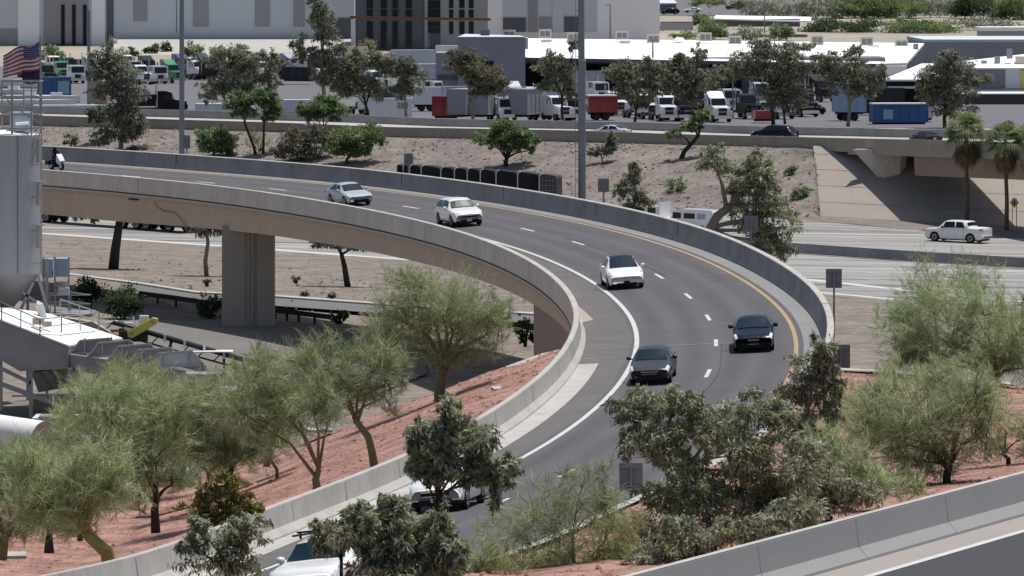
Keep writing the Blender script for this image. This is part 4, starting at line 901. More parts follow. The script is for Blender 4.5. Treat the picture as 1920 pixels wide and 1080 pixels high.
# cabinets, tank and odd pieces behind the trees
def simple(name, lab, cat, px0, py0, px1, py1, D, dep_, m_, extra=None):
    a, b = Q(px0, py0, D), Q(px1, py1, D); t = root(name, lab, cat, ((a.x+b.x)/2, D, b.z))
    MB().box(((a.x+b.x)/2, D+dep_/2, (a.z+b.z)/2), (b.x-a.x, dep_, a.z-b.z)).build('body', m_, t)
    if extra: extra(t, a, b)
    return t
def ex1(t, a, b): MB().box(((a.x+b.x)/2, D-.0+.3, a.z+.03), (b.x-a.x+.1, 1.3, .06)).build('lid', 'bin_white', t); MB().box((a.x+.9, 283.97, a.z-1.1), (.7, .05, 1.3)).build('door', 'sign_back', t)
simple('steel_cabinet', 'grey steel cabinet with pale lid behind feathery trees, below the divider plates', 'cabinet', 318, 702, 405, 775, 284, 2, 'bin', ex1)
simple('shipping_container', 'tan container standing under the hopper frame', 'container', 62, 748, 150, 790, 294, 2.4, 'w_tan', lambda t, a, b: MB().box(((a.x+b.x)/2-.0, 293.97, (a.z+b.z)/2), (.1, .05, a.z-b.z)).build('door_gap', 'dark_steel', t))
tk = root('water_tank', 'large whitish cylindrical tank lying at the left edge under the hopper frame', 'tank', Q(20, 830, 270))
a = Q(-80, 798, 268); b = Q(82, 822, 264)
MB().tube([a, b], .85, 32, False).build('drum', 'bin_white', tk, True); MB().tube([b, b+(b-a).normalized()*.02], .86, 24).build('end_rim', 'bin', tk)
simple('steel_hatch', 'flat grey hatch plate beside the whitish tank', 'hatch', 60, 784, 190, 790, 275, 2.5, 'w_light', lambda t, a, b: MB().box((a.x+1.2, 274.9, a.z+.1), (1.6, 1.5, .1)).build('lid', 'sign_back', t))
simple('yellow_beam', 'yellow steel beam on the yard seen through the lower left trees', 'beam', -20, 878, 160, 889, 250, .5, 'yellow', lambda t, a, b: MB().box((a.x+2, 249.97, (a.z+b.z)/2), (.3, .05, .4)).build('clamp', 'dark_steel', t))
simple('machine_box', 'dark grey machine box behind the lower left trees', 'machine', 160, 858, 228, 905, 244, 2, 'sign_back', lambda t, a, b: MB().box(((a.x+b.x)/2, 243.9, a.z-.3), (1.4, .1, .2)).build('vent', 'dark_steel', t))
t = root('wrapped_pallet', 'white wrapped pallet load behind dark palo verde stems', 'pallet', Q(325, 902, 236)); m = MB()
for x in (278, 300, 322, 344, 366): a = Q(x, 888, 236); m.tube([(a.x, 236, a.z-.5), (a.x, 236, a.z+.25), (a.x, 236, a.z+.3)], [.26, .26, .1], 10)
m.build('sacks', 'whiteedge', t, True); a = Q(322, 902, 236); MB().box((a.x, 236, a.z-.15), (2.5, 1, .15)).build('pallet', 'w_tan', t)
simple('parked_trailer', 'pale blue and white covered trailer seen through the feathery trees right of the steel cabinet', 'trailer', 402, 736, 445, 758, 287, 3, 'blue_pale', lambda t, a, b: MB().box(((a.x+b.x)/2, 288.5, a.z+.04), (b.x-a.x+.1, 3.1, .08)).build('roof', 'bin_white', t))
# flag pole with two flags, beyond the silo
Dg = 640; t = root('flag_pole', 'flagpole flying the striped flag above a dark flag, left edge beyond the silo', 'flagpole', Q(75, 240, Dg)); kk = Dg/F
MB().tube([Q(75.5, 240, Dg), Q(75.5, 68, Dg)], .12, 8).build('pole', 'steel', t)
def flagpt(x, y): return Q(x, y, Dg)+Vector((0, .5*math.sin(x*.13+y*.02), 0))
def fl(u, v): # u 0 at pole .. 1 fly, v 0 top..1 bottom
    x = 74-u*68; y = 77+u*24+(2.5*math.sin(u*7))+v*(52-6*u)+2*math.sin(u*9+v*2); return flagpt(x, y)
fg = None
for i in range(13):
    pass
mr, mw = MB(), MB()
for i in range(13): (mr if i % 2 == 0 else mw).sheet([[fl(u, v) for u in np.linspace(0 if i > 6 else .45, 1, 14)] for v in (i/13, (i+1)/13)])
f1 = mr.build('striped_flag', 'flag_red', t); mw.build('white_stripes', 'flag_white', f1); MB().sheet([[fl(u, v) for u in np.linspace(0, .45, 8)] for v in (0, .27, 7/13)]).build('canton', 'flag_blue', f1)
m = MB()
for r_ in range(6):
    for c_ in range(7):
        u, v = .035+.06*c_+.02*(r_ % 2), .045+.085*r_; p = fl(min(u, .43), v); m.box(p+Vector((0, -.03, 0)), (.1, .02, .1))
m.build('stars', 'flag_white', f1)
f2 = MB().sheet([[flagpt(75-u*34, 130+v*24+4*math.sin(u*3)) for u in np.linspace(0, 1, 8)] for v in (0, .5, 1)]).build('dark_flag', 'flag_dark', t)
MB().sheet([[flagpt(75-u*34, 130+v+2+14*abs(u-.5)*-1.2+14)+Vector((0, -.05, 0)) for u in np.linspace(.05, .95, 9)] for v in (0, 2)]).build('chevron', 'flag_blue', f2)
# ================================================================ BUILDINGS
def fbox(parent, name, x0, y0, x1, y1, D, m_, dep_=.3, off=0.):
    a, b = Q(x0, y0, D), Q(x1, y1, D); return MB().box(((a.x+b.x)/2, D+dep_/2-off, (a.z+b.z)/2), (b.x-a.x, dep_, a.z-b.z)).build(name, m_, parent)
DW = 1120
wh = root('warehouse', 'long pale grey warehouse with vertical panels along the top left', 'building', Q(330, 110, DW))
fbox(wh, 'wall', -150, -60, 664, 118, DW, 'w_light', 60)
for x0, x1, y0, y1, m_ in ((-150, 34, 54, 118, 'w_mid'), (34, 74, -60, 118, 'w_white'), (82, 166, -60, 118, 'w_mid'), (172, 197, -60, 118, 'w_white'), (200, 213, -60, 118, 'w_dark'), (250, 276, -60, 40, 'w_mid'), (362, 391, -60, 50, 'w_mid'), (478, 506, -60, 50, 'w_mid'), (550, 571, -60, 50, 'w_mid'), (598, 664, 34, 118, 'w_dark')): fbox(wh, 'wall_panel', x0, y0, x1, y1, DW, m_, .2, .2)
for x in (115, 135.5, 156): fbox(wh, 'window', x, 9, x+6.5, 96, DW, 'dark_open', .2, .42)
fbox(wh, 'ledge', 85, 81, 166, 89, DW, 'w_dark', .2, .41)
of_ = root('office_block', 'slate grey office building with tall dark window strips, top centre', 'building', Q(790, 90, 1090)); DO = 1090
fbox(of_, 'wall', 666, -60, 914, 105, DO, 'w_dark', 20); fbox(of_, 'corner_pilaster', 658, 36, 665, 105, DO-.5, 'w_light', 1); fbox(of_, 'pilaster', 796, -60, 802, 92, DO, 'w_mid', .3, .3)
for x0, x1 in ((688, 699), (714, 725), (736, 746), (761, 772), (842, 850), (861, 871), (879, 888)):
    for y0, y1 in ((-40, 15), (18, 33), (40, 62 if x0 < 800 else 64), (63, 90)):
        if y1 > 80 and x0 > 800: continue
        fbox(of_, 'window', x0, y0, x1, y1, DO, 'glass', .2, .25)
for x0, x1 in ((802, 809), (810, 817), (818, 825)):
    for y0, y1 in ((1, 16), (18, 33), (41, 50), (52, 62)): fbox(of_, 'window', x0, y0, x1, y1, DO, 'glass', .2, .25)
fbox(of_, 'side_wall', 826, -60, 914, 105, DO, 'w_mid', .2, .15)
a, b = Q(656, 32, DO-3), Q(920, 36.5, DO-3); MB().bar(a, b, .5, .5).build('canopy_beam', 'rust', of_)
w2 = root('warehouse', 'bright white and grey warehouse behind the white roofed workshop, top centre right', 'building', Q(1080, 85, 1130)); D3 = 1130
fbox(w2, 'wall', 913, -60, 1237, 100, D3, 'w_white', 70)
for x0, x1, y0, y1, m_ in ((943, 1090, -60, 60, 'w_light'), (990, 1008, -60, 60, 'w_mid'), (1036, 1056, -60, 60, 'w_light'), (943, 986, 33, 60, 'w_dark'), (1011, 1034, 32, 60, 'w_mid'), (1058, 1088, 31, 60, 'w_dark'), (1088, 1120, -60, 60, 'w_light')): fbox(w2, 'wall_panel', x0, y0, x1, y1, D3, m_, .2, .2 if m_ == 'w_light' and x0 < 950 else .4 if x0 != 1088 else .21)
# workshop with the white roof
DS = 790
ws = root('workshop', 'long workshop with a bright white pitched roof and shaded open front', 'building', Q(1250, 190, DS))
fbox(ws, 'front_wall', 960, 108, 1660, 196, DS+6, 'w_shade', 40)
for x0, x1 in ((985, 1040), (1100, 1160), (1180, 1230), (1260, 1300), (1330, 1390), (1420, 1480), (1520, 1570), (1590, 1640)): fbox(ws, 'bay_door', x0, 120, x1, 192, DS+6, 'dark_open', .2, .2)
rf = MB(); e = [Q(945, 107, DS), Q(1642, 119.5, DS)]; rg = [Q(975, 71.5, 845), Q(1733, 81, 845)]
rf.prism([e[0], e[1], Q(1700, 118, 800), rg[1], rg[0]], (0, .2, -.35)).build('roof', 'white_roof', ws)
MB().prism([rg[0], rg[1], (rg[1].x, 890, 9), (rg[0].x, 890, 9)], (0, 0, -.2)).build('rear_roof', 'white_roof', ws)
MB().bar(e[0]+Vector((0, -.1, -.25)), e[1]+Vector((0, -.1, -.25)), .25, .5).build('fascia', 'w_dark', ws)
for i, (x, y) in enumerate(((955, 64), (1022, 63), (1075, 69), (1166, 66), (1225, 72), (1322, 69), (1378, 75), (1532, 74), (1625, 77), (1690, 82))):
    c = Q(x, y, 838); ac = tag(MB().box(c, (2.0, 1.6, 1.35)).build('roof_cooler', 'pcream'), None)
    ac.parent = ws; ac.location = -ws.location
    m = MB().box(c+Vector((-.42, -.82, -.05)), (.7, .06, .8)).box(c+Vector((.42, -.82, -.05)), (.7, .06, .8)); m.build('grille', 'sign_back', ac, False, False)
for x, y in ((1025, 77), (1172, 79), (1638, 88)): 
    c = Q(x, y, 835); MB().box((c.x, c.y, c.z+.1), (1.6, 2, .3)).build('roof_vent', 'w_light', ws)
c = Q(1275, 72, 838); MB().tube([(c.x-.1, c.y, c.z-.6), (c.x, c.y, c.z+.2)], [1.2, .5], 14).build('roof_dome', 'white_roof', ws)
# grey block at its left end
gb = root('workshop_block', 'plain grey block with a dark doorway at the left end of the white roofed workshop', 'building', Q(900, 190, 786))
fbox(gb, 'wall', 858, 71, 985, 196, 786, 'w_mid', 14); fbox(gb, 'lower_wing', 817, 99, 858, 196, 787, 'w_mid', 12); fbox(gb, 'doorway', 886, 114, 925, 162, 786, 'dark_open', .2, .2)
MB().prism([Q(858, 70.5, 785.9), Q(985, 70.5, 785.9), Q(975, 68, 800), Q(872, 65, 800)], (0, 0, .12)).build('roof', 'w_light', gb)
fbox(gb, 'chimney_box', 901, 55, 918, 70, 792, 'w_dark', 2); fbox(gb, 'window', 820, 140, 856, 150, 787, 'w_dark', .2, .2)
fbox(gb, 'parapet', 985, 71, 990, 92, 786, 'w_light', 6)
# lower right building
rb = root('service_building', 'white roofed service building with grey walls behind the trees at the right edge', 'building', Q(1830, 210, 745))
DR = 745
fbox(rb, 'wall', 1735, 128, 2050, 225, DR+2, 'w_mid', 14); fbox(rb, 'white_panel', 1885, 128, 1915, 166, DR+2, 'w_light', .2, .2); fbox(rb, 'dark_window', 1834, 128, 1885, 164, DR+2, 'w_shade', .2, .2); fbox(rb, 'yellow_sign', 1914, 132, 1960, 166, DR+2, 'yellow', .2, .3)
MB().prism([Q(1655, 149, DR-6), Q(1760, 149, DR-6), Q(1760, 119, DR+10), Q(1728, 119, DR+10)], (0, 0, -.25)).build('porch_roof', 'white_roof', rb)
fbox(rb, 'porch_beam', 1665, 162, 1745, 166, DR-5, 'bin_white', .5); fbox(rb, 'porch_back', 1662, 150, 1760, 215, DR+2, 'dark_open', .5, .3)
MB().prism([Q(1770, 127, DR), Q(2050, 127, DR), Q(2050, 98, DR+14), Q(1925, 101, DR+14), Q(1790, 116, DR+9)], (0, 0, -.2)).build('roof', 'white_roof', rb)
MB().prism([Q(1790, 175, DR-2.5), Q(2050, 175, DR-2.5), Q(2050, 168, DR+2), Q(1790, 168, DR+2)], (0, 0, -.15)).build('awning', 'white_roof', rb)
for x, y in ((1845, 120), (1870, 112), (1893, 98), (1717, 88)):
    c = Q(x, y, DR+6 if x > 1800 else 830); MB().box((c.x, c.y, c.z-.2), (.75, .8, 1.4)).build('roof_duct', 'w_mid', rb)
fbox(rb, 'roof_cooler', 1905, 106, 1960, 126, DR+5, 'pcream', 2)
gw = root('far_hall', 'plain grey wall of a hall behind the service building, upper right', 'building', Q(1830, 130, 900)); fbox(gw, 'wall', 1733, 79, 2050, 140, 900, 'w_mid', 40); fbox(gw, 'roof_edge', 1733, 74, 2050, 79, 899.8, 'w_light', 40)
fh = root('far_shed', 'far flat white roofed shed at the upper right', 'building', Q(1410, 60, 1180)); fbox(fh, 'wall', 1342, 36, 1500, 50, 1180, 'w_dark', 10); MB().prism([Q(1338, 37, 1178), Q(1520, 42, 1178), Q(1520, 34, 1200), Q(1342, 31, 1200)], (0, 0, .3)).build('roof', 'white_roof', fh)
fh = root('far_wall', 'far dark block wall right of the white warehouse', 'wall', Q(1270, 57, 1150)); fbox(fh, 'wall', 1238, 42, 1300, 57, 1150, 'w_mid', .4); fbox(fh, 'cap', 1238, 40.5, 1300, 42, 1149.9, 'w_dark', .6)
fh = root('far_building', 'far pale building with white roof behind the right time of the service hall', 'building', Q(1895, 70, 1050)); fh['label'] = 'far pale flat building above the plain grey hall at the right edge'
fbox(fh, 'wall', 1840, 58, 2000, 74, 1050, 'w_mid', 10); fbox(fh, 'roof', 1838, 51, 2000, 58, 1049.5, 'white_roof', 12)
fh = root('far_house', 'small far house with a pale tilted roof right of the white warehouse', 'building', Q(1250, 22, 1400)); fbox(fh, 'wall', 1238, 8, 1268, 24, 1400, 'w_shade', 8); MB().prism([Q(1236, 8, 1399), Q(1270, 8, 1399), Q(1262, 0, 1408), Q(1236, -1, 1408)], (0, 0, .3)).build('roof', 'w_light', fh)
# far parked cars
GC = 'cars parked far beyond the workshop'
for lab, px, py, colr, kd in (('white car on the far street right of the white warehouse', 1298, 24, 'pwhite', 'sedan'), ('dark car on the far street by the big trees', 1377, 18, 'pgrey', 'suv'), ('dark pickup beside the far small house', 1256, 27, 'pblack', 'suv')):
    o = car('parked_car', lab, 'car', kd, colr, GC, details=False, plate=False); p = G(px, py); orient(o, p+Vector((0, 0, .06)), (-1, -.15, 0)); o.scale = (1.0, 1.0, 1.0)
# ================================================================ TRUCK YARD
def tractor(name, label, colour, sleeper=True, group='trucks parked in the yard', hood=True):
    t = root(name, label, 'truck', (0, 0, 0), group)
    prof_ = [(-1.2 if sleeper else -.4, .7), (3.3, .7), (3.4, 1.0), (3.35, 1.75), (1.75, 2.05), (1.35, 2.95), (.7, 3.15), (-.2, 3.75 if sleeper else 3.15), (-1.2 if sleeper else -.4, 3.8 if sleeper else 3.1)]
    if not hood: prof_ = [(-.6, .7), (1.9, .7), (2.0, 1.4), (1.85, 2.9), (-.6, 2.95)]
    fx = 3.4 if hood else 2.0
    MB().prism([(x, -1.0 if hood else -1.2, z) for x, z in prof_], (0, 2.0 if hood else 2.4, 0)).build('cab', colour, t, False, False)
    if hood:
        MB().quad((1.82, -.95, 2.08), (1.42, -.9, 2.9), (1.42, .9, 2.9), (1.82, .95, 2.08)).build('windscreen', 'glass', t, False, False)
        MB().box((3.40, 0, 1.3), (.06, 1.05, .95)).build('grille', 'dark_steel', t, False, False); MB().box((3.42, 0, 1.3), (.05, 1.12, .06)).build('grille_trim', 'chrome', t, False, False)
    else:
        MB().quad((2.0, -1.05, 1.75), (1.9, -1.05, 2.7), (1.9, 1.05, 2.7), (2.0, 1.05, 1.75)).build('windscreen', 'glass', t, False, False); MB().box((2.02, 0, 1.15), (.06, 1.0, .6)).build('grille', 'dark_steel', t, False, False)
    for s in (-1, 1):
        MB().box((.85 if hood else .9, s*(1.006 if hood else 1.206), 2.45), (.9, .012, .7)).build('side_window', 'glass', t, False, False)
        MB().box((fx-.45 if hood else fx-.4, s*1.1, 1.15), (1.1, .35, .5)).build('fender', colour, t, False, False)
        MB().box((fx-.0, s*1.02, 1.25), (.12, .3, .25)).build('headlight', 'lamp', t, False, False)
        MB().box((1.5, s*1.4, 2.4), (.12, .22, .6)).build('mirror', 'chrome', t, False, False)
        MB().tube([(-.5 if hood else -.8, s*.95, 1), (-.5 if hood else -.8, s*.95, 3.9)], .09, 8).build('exhaust_stack', 'chrome', t, False, False)
        for x in (fx-.7, -2.4, -3.7): wheel(t, x, s*1.2, .5, .35, 'rim')
    MB().box((-2.0, 0, .85), (4.6, .9, .3)).build('chassis', 'dark_steel', t, False, False)
    MB().box((fx+.12, 0, .65), (.2, 2.3, .4)).build('bumper', 'chrome', t, False, False); return t
def trailer(name, label, cat, colour, L=9., H=2.7, base=1.2, Wd=2.5, group=None, ribs=True):
    t = root(name, label, cat, (0, 0, 0), group)
    b = MB().box((0, 0, base+H/2), (L, Wd, H)).build('box', colour, t, False, False)
    m = MB(); n = int(L/1.1)
    for i in range(n+1):
        for s in (-1, 1): m.box((-L/2+i*L/n, s*(Wd/2+.03), base+H/2), (.1, .06, H))
    for s in (-1, 1): m.box((0, s*(Wd/2+.03), base+H-.06), (L, .07, .14)); m.box((0, s*(Wd/2+.03), base+.06), (L, .07, .14))
    if ribs: m.build('rib', colour, b, False, False)
    MB().box((0, 0, base-.15), (L*.95, 1.0, .3)).build('chassis', 'dark_steel', t, False, False)
    if base > .8:
        for x in (-L/2+1, -L/2+2.2):
            for s in (-1, 1): wheel(t, x, s*1.1, .48, .3, 'rim_dark')
    return t
def dump(label, colour, bedc, group='trucks parked in the yard'):
    t = tractor('dump_truck', label, colour, False, group)
    MB().prism([(-4.6, -1.25, 1.2), (-.7, -1.25, 1.2), (-.6, -1.25, 2.7), (-4.9, -1.25, 2.6)], (0, 2.5, 0)).build('dump_bed', bedc, t, False, False); return t
def yard(o, px, py, ang): p = P(px, py, 4.55); o.location = p; o.rotation_euler = (0, 0, R(ang))
tw = 'pwhite'
for i, (px, py, ang, colr, sl_, hd, lab) in enumerate((
  (293, 157, -65, tw, False, False, 'white flat-fronted truck parked left of the green truck'), (316, 155, -55, 'pgreen', True, True, 'bright green conventional truck beside the left grey mast'), (258, 158, -60, tw, False, True, 'white conventional truck half hidden behind the tall eucalyptus'),
  (140, 156, -70, tw, False, False, 'white flat-fronted truck above the blue container'), (112, 150, -70, 'pgreen', False, True, 'dull green truck in the left row above the blue container'), (205, 150, -65, tw, True, True, 'white truck seen between the thin pole and the tall eucalyptus'),
  (338, 142, -50, 'pblue', True, True, 'dark blue truck with tall sleeper behind the green truck'), (410, 145, -60, 'pmaroon', True, True, 'maroon truck behind the dark trees left of centre'), (440, 138, -60, tw, True, True, 'white truck behind the dark trees left of centre'), (540, 141, -40, 'psilver', True, True, 'silver truck parked beside a pale lamp post'), (566, 143, -40, tw, False, True, 'white truck at the right end of the silver truck'),
  (597, 145, -50, 'pred', False, True, 'red truck half hidden by a eucalyptus'), (1340, 228, -75, tw, True, True, 'white truck with black hood behind the leaning mesquite'), (1245, 226, -80, tw, False, True, 'white bonneted truck right of the silver sedan'), (1115, 192, -60, tw, False, False, 'white small truck cab right of the mast'),
  (945, 226, -75, tw, False, False, 'white truck nose just above the highway wall, behind the round mesquite'), (1035, 226, -60, tw, False, True, 'white conventional truck behind the highway wall left of the mast'), (1000, 218, -60, 'psilver', True, True, 'grey sleeper truck left of the mast'), (800, 190, -30, tw, False, False, 'white box-fronted truck left of the grey workshop block'),
  (1180, 214, -70, 'pblack', False, True, 'black truck right of the crimson container'), (1395, 222, -70, 'pblack', False, True, 'black truck beside the red car'), (1015, 176, -80, tw, False, False, 'white truck in front of the workshop bay'), (1290, 205, -70, 'pmaroon', False, True, 'dark red truck under the eucalyptus row'), (1560, 180, 200, 'pblack', False, False, 'black truck in the workshop shade'))):
    yard(tractor('semi_truck', lab, colr, sl_, hood=hd), px, py, ang)
for px, py, ang, c1, c2, lab in ((60, 145, -65, tw, 'sign_back', 'dump truck with dark bed behind the dark flag'), (165, 140, -60, 'psilver', 'dark_steel', 'dump truck with black bed right of the striped flag'), (300, 216, 10, 'pblack', 'black', 'black dump truck just above the highway wall left of the mast')):
    yard(dump(lab, c1, c2), px, py, ang)
for px, py, ang, colr, L, H, bs, lab, cat, nm_ in ((102, 186, 20, 'blue_steel', 4.2, 3.0, .2, 'blue steel container with a pale end panel, left yard', 'container', 'steel_container'), (1685, 232, 8, 'blue_steel', 6.8, 2.2, .2, 'long blue container with pale top behind the highway wall', 'container', 'steel_container'), (1592, 226, 15, 'blue_pale', 3.6, 3.6, 1.1, 'pale grey box trailer under the right eucalyptus', 'trailer', 'box_trailer'),
   (1725, 228, 0, 'tarp', 3, 1.8, .5, 'cream small trailer right of the long blue container', 'trailer', 'box_trailer'), (1128, 225, 8, 'pred', 3.6, 2.0, 1.0, 'crimson container with white top right of the mast', 'container', 'steel_container'), (836, 226, -15, 'pred', 2.8, 2.3, .6, 'dark red tank machine in the middle of the yard', 'container', 'steel_container'), (1430, 230, 8, 'pred', 2.2, 1.0, .5, 'bright red low box behind the highway wall', 'container', 'steel_container'),
   (730, 226, 5, 'pwhite', 5.4, 2.6, .2, 'white site trailer with a slatted window, centre left', 'trailer', 'site_trailer'), (805, 208, 5, 'pwhite', 4.2, 2.3, .9, 'white tank trailer left of the dark red machine', 'trailer', 'box_trailer'), (872, 226, 65, 'w_mid', 5, 3.2, .8, 'grey box trailer right of the dark red machine', 'trailer', 'box_trailer'), (910, 226, 70, 'w_mid', 5, 3.1, .8, 'grey box trailer left of the white truck nose', 'trailer', 'box_trailer'),
   (987, 226, 65, 'w_mid', 5, 3.2, .8, 'grey box trailer behind the white truck nose', 'trailer', 'box_trailer'), (1040, 215, 0, 'tarp', 3, 3.2, .8, 'light grey box trailer left of the mast', 'trailer', 'box_trailer'), (800, 158, 10, 'tarp', 7, 2.5, .8, 'white covered trailer above the white tank trailer', 'trailer', 'box_trailer'), (775, 128, 15, 'tarp', 8, 2.6, .8, 'white covered trailer in the far row left of the grey block', 'trailer', 'box_trailer'), (845, 118, 10, 'tarp', 5.5, 2.6, .8, 'white covered trailer beside the top of the grey block', 'trailer', 'box_trailer'), (660, 118, 5, 'pcream', 6, 2.4, .8, 'cream trailer below the slate office building', 'trailer', 'box_trailer'), (1100, 178, 10, 'tarp', 5, 2.8, .8, 'grey white trailer behind the mast', 'trailer', 'box_trailer'), (620, 118, 5, 'tarp', 6, 2.2, .6, 'white trailer right of the red truck', 'trailer', 'box_trailer'), (188, 198, 80, 'w_tan', 2.6, 3.2, .3, 'beige box with a dark opening beside the thin pole', 'container', 'steel_container'), (1650, 215, 5, 'dark_steel', 6, 3, .5, 'dark trailer in the porch shade behind the long blue container', 'trailer', 'box_trailer')):
    o = trailer(nm_, lab, cat, colr, L, H, bs, group='trailers and containers in the yard')
    yard(o, px, py, ang)
    if nm_ == 'site_trailer':
        m = MB()
        for i in range(4): m.box((1.6, -1.28, 1.6+i*.2), (1.3, .06, .08))
        m.build('slatted_window', 'dark_steel', o, False, False)
    if lab.startswith('blue steel'): MB().box((1.0, -1.3, 1.7), (1.7, .06, 1.9)).build('end_panel', 'blue_pale', o, False, False)
    if lab.startswith(('long blue', 'crimson', 'dark red')): MB().box((0, 0, bs+H+.08), (L+.1, 2.6, .16)).build('lid', 'bin_white' if lab[0] != 'd' else 'pred', o, False, False)
    if lab.startswith('long blue'): MB().box((-1.6, -1.33, 1.2), (1.2, .05, 1.2)).build('end_panel', 'blue_pale', o, False, False)
    if lab.startswith('beige'): MB().box((-1.32, 0, 1.6), (.06, 1.2, 1.2)).build('opening', 'dark_open', o, False, False)
GT = 'trucks parked in the yard'
for px, py, ang, colr, sl_, hd, lab in ((378, 140, -55, 'pgrey', True, True, 'dark truck just right of the left mast'), (470, 143, -55, 'pmaroon', False, True, 'second maroon truck, behind the broad dark eucalyptus'), (500, 140, -50, 'pwhite', True, True, 'white sleeper truck left of the pale lamp post'), (232, 136, -60, 'pwhite', False, True, 'white truck in the back row behind the tall dark eucalyptus top'), (85, 158, -70, 'pblack', False, True, 'black truck left of the white flat-fronted one above the blue container'),
   (632, 150, -40, 'pblack', True, True, 'black truck below the tallest eucalyptus'), (690, 170, -35, 'pwhite', False, True, 'white truck behind the dark eucalyptus, centre left'), (1072, 226, -75, 'pwhite', False, False, 'white flat-fronted truck beside the foot of the tall mast'), (1215, 196, -70, 'pwhite', True, True, 'white truck in the second row right of the mast'), (1420, 196, -70, 'psilver', False, True, 'silver truck in the second row before the dark bays'), (1500, 200, -70, 'pmaroon', False, True, 'maroon truck in the second row before the widest eucalyptus'), (1310, 178, -75, 'pwhite', False, False, 'white flat-fronted truck at the workshop bays')):
    yard(tractor('semi_truck', lab, colr, sl_, hood=hd), px, py, ang)
for px, py, ang, colr, L, H, bs, lab in ((415, 219, 6, 'tarp', 6.5, 1.2, .5, 'low white trailer on the highway wall line right of the left mast'), (545, 219, 4, 'tarp', 5, 1.6, .6, 'low white trailer between slender mesquites and broad mesquite'), (130, 222, 5, 'tarp', 9, 1.1, .6, 'long low white trailer just above the wall, left of the thin pole'), (560, 158, -20, 'dark_steel', 5, 2.0, .8, 'dark flat trailer below the silver truck'), (860, 210, 15, 'psilver', 4, 2.6, .8, 'silver trailer behind the dark red tank machine'), (1250, 186, 8, 'rust', 4, 2.4, .8, 'rusty trailer behind the eucalyptus right of the mast'), (1330, 196, 5, 'pred', 3, 2.0, .8, 'red trailer behind the eucalyptus left of the pale lamp post')):
    yard(trailer('box_trailer', lab, 'trailer', colr, L, H, bs, group='trailers and containers in the yard'), px, py, ang)
pt = {}
for i, (px, py, ang, colr, sl_, hd) in enumerate(((96, 138, -60, 'pwhite', False, True), (124, 142, -62, 'pblack', False, True), (188, 142, -60, 'pwhite', True, True), (222, 150, -58, 'psilver', False, True), (244, 146, -60, 'pwhite', False, False), (274, 146, -60, 'pblack', True, True), (362, 148, -52, 'pwhite', False, True), (390, 150, -50, 'pblack', True, True), (426, 150, -52, 'pwhite', True, True), (456, 152, -50, 'psilver', False, True), (486, 150, -50, 'pwhite', False, True), (515, 148, -45, 'pblack', True, True), (582, 150, -45, 'pwhite', False, True), (618, 138, -45, 'psilver', True, True), (655, 160, -40, 'pwhite', True, True), (715, 205, -50, 'pblack', False, True), (745, 200, -40, 'pwhite', False, True), (690, 215, -60, 'pwhite', False, False), (960, 205, -70, 'psilver', True, True), (1150, 216, -75, 'pwhite', False, True), (1205, 222, -70, 'pwhite', False, True), (1275, 226, -75, 'pblack', False, True), (1315, 214, -70, 'pmaroon', False, True), (1365, 208, -75, 'pwhite', False, False), (1455, 222, -70, 'pwhite', False, True), (1500, 218, -70, 'pblack', False, True), (1530, 190, -60, 'pmaroon', True, True))):
    k = (colr, sl_, hd)
    if k not in pt: o = pt[k] = tractor('semi_truck', '', colr, sl_, hood=hd)
    else: o = copy_tree(pt[k])
    o['label'] = {'pwhite': 'white', 'psilver': 'silver', 'pblack': 'black', 'pmaroon': 'maroon'}[colr]+(' flat-fronted' if not hd else ' sleeper' if sl_ else ' short-cab')+(' truck in the packed back rows of the yard' if py < 170 else ' truck in the front rows of the yard, partly behind trees'); yard(o, px, py, ang)
GY = 'small parked cars in the truck yard'
protos = {}
for i, (px, py, kd, cl) in enumerate(((52, 128, 'sedan', 'pwhite'), (72, 124, 'suv', 'psilver'), (120, 128, 'suv', 'pblack'), (148, 126, 'sedan', 'pwhite'), (176, 128, 'suv', 'pwhite'), (270, 134, 'suv', 'pblack'), (350, 126, 'sedan', 'pwhite'), (374, 124, 'suv', 'psilver'), (398, 125, 'sedan', 'pblack'), (424, 124, 'suv', 'pwhite'), (452, 124, 'sedan', 'pmaroon'), (478, 123, 'suv', 'pwhite'), (520, 128, 'suv', 'pgrey'), (550, 125, 'sedan', 'pwhite'), (580, 124, 'suv', 'psilver'), (640, 135, 'suv', 'pwhite'), (668, 136, 'sedan', 'pblack'), (690, 132, 'suv', 'pwhite'), (715, 130, 'sedan', 'psilver'), (735, 138, 'suv', 'pwhite'), (1165, 206, 'suv', 'pwhite'), (1270, 214, 'sedan', 'pmaroon'), (1440, 214, 'suv', 'psilver'), (1520, 214, 'suv', 'pblack'), (700, 186, 'suv', 'pwhite'), (655, 180, 'sedan', 'psilver'))):
    if (kd, cl) not in protos: o = protos[kd, cl] = car('parked_car', '', 'car', kd, cl, GY, details=False, plate=False)
    else: o = copy_tree(protos[kd, cl])
    o['label'] = {'pwhite': 'small white car', 'psilver': 'small silver car', 'pblack': 'small black car', 'pmaroon': 'small maroon car', 'pgrey': 'small dark grey car'}[cl]+(' parked in the back rows of the truck yard' if py < 150 else ' parked among the trucks in the front of the yard'); yard(o, px, py, -60+(i*37) % 23)
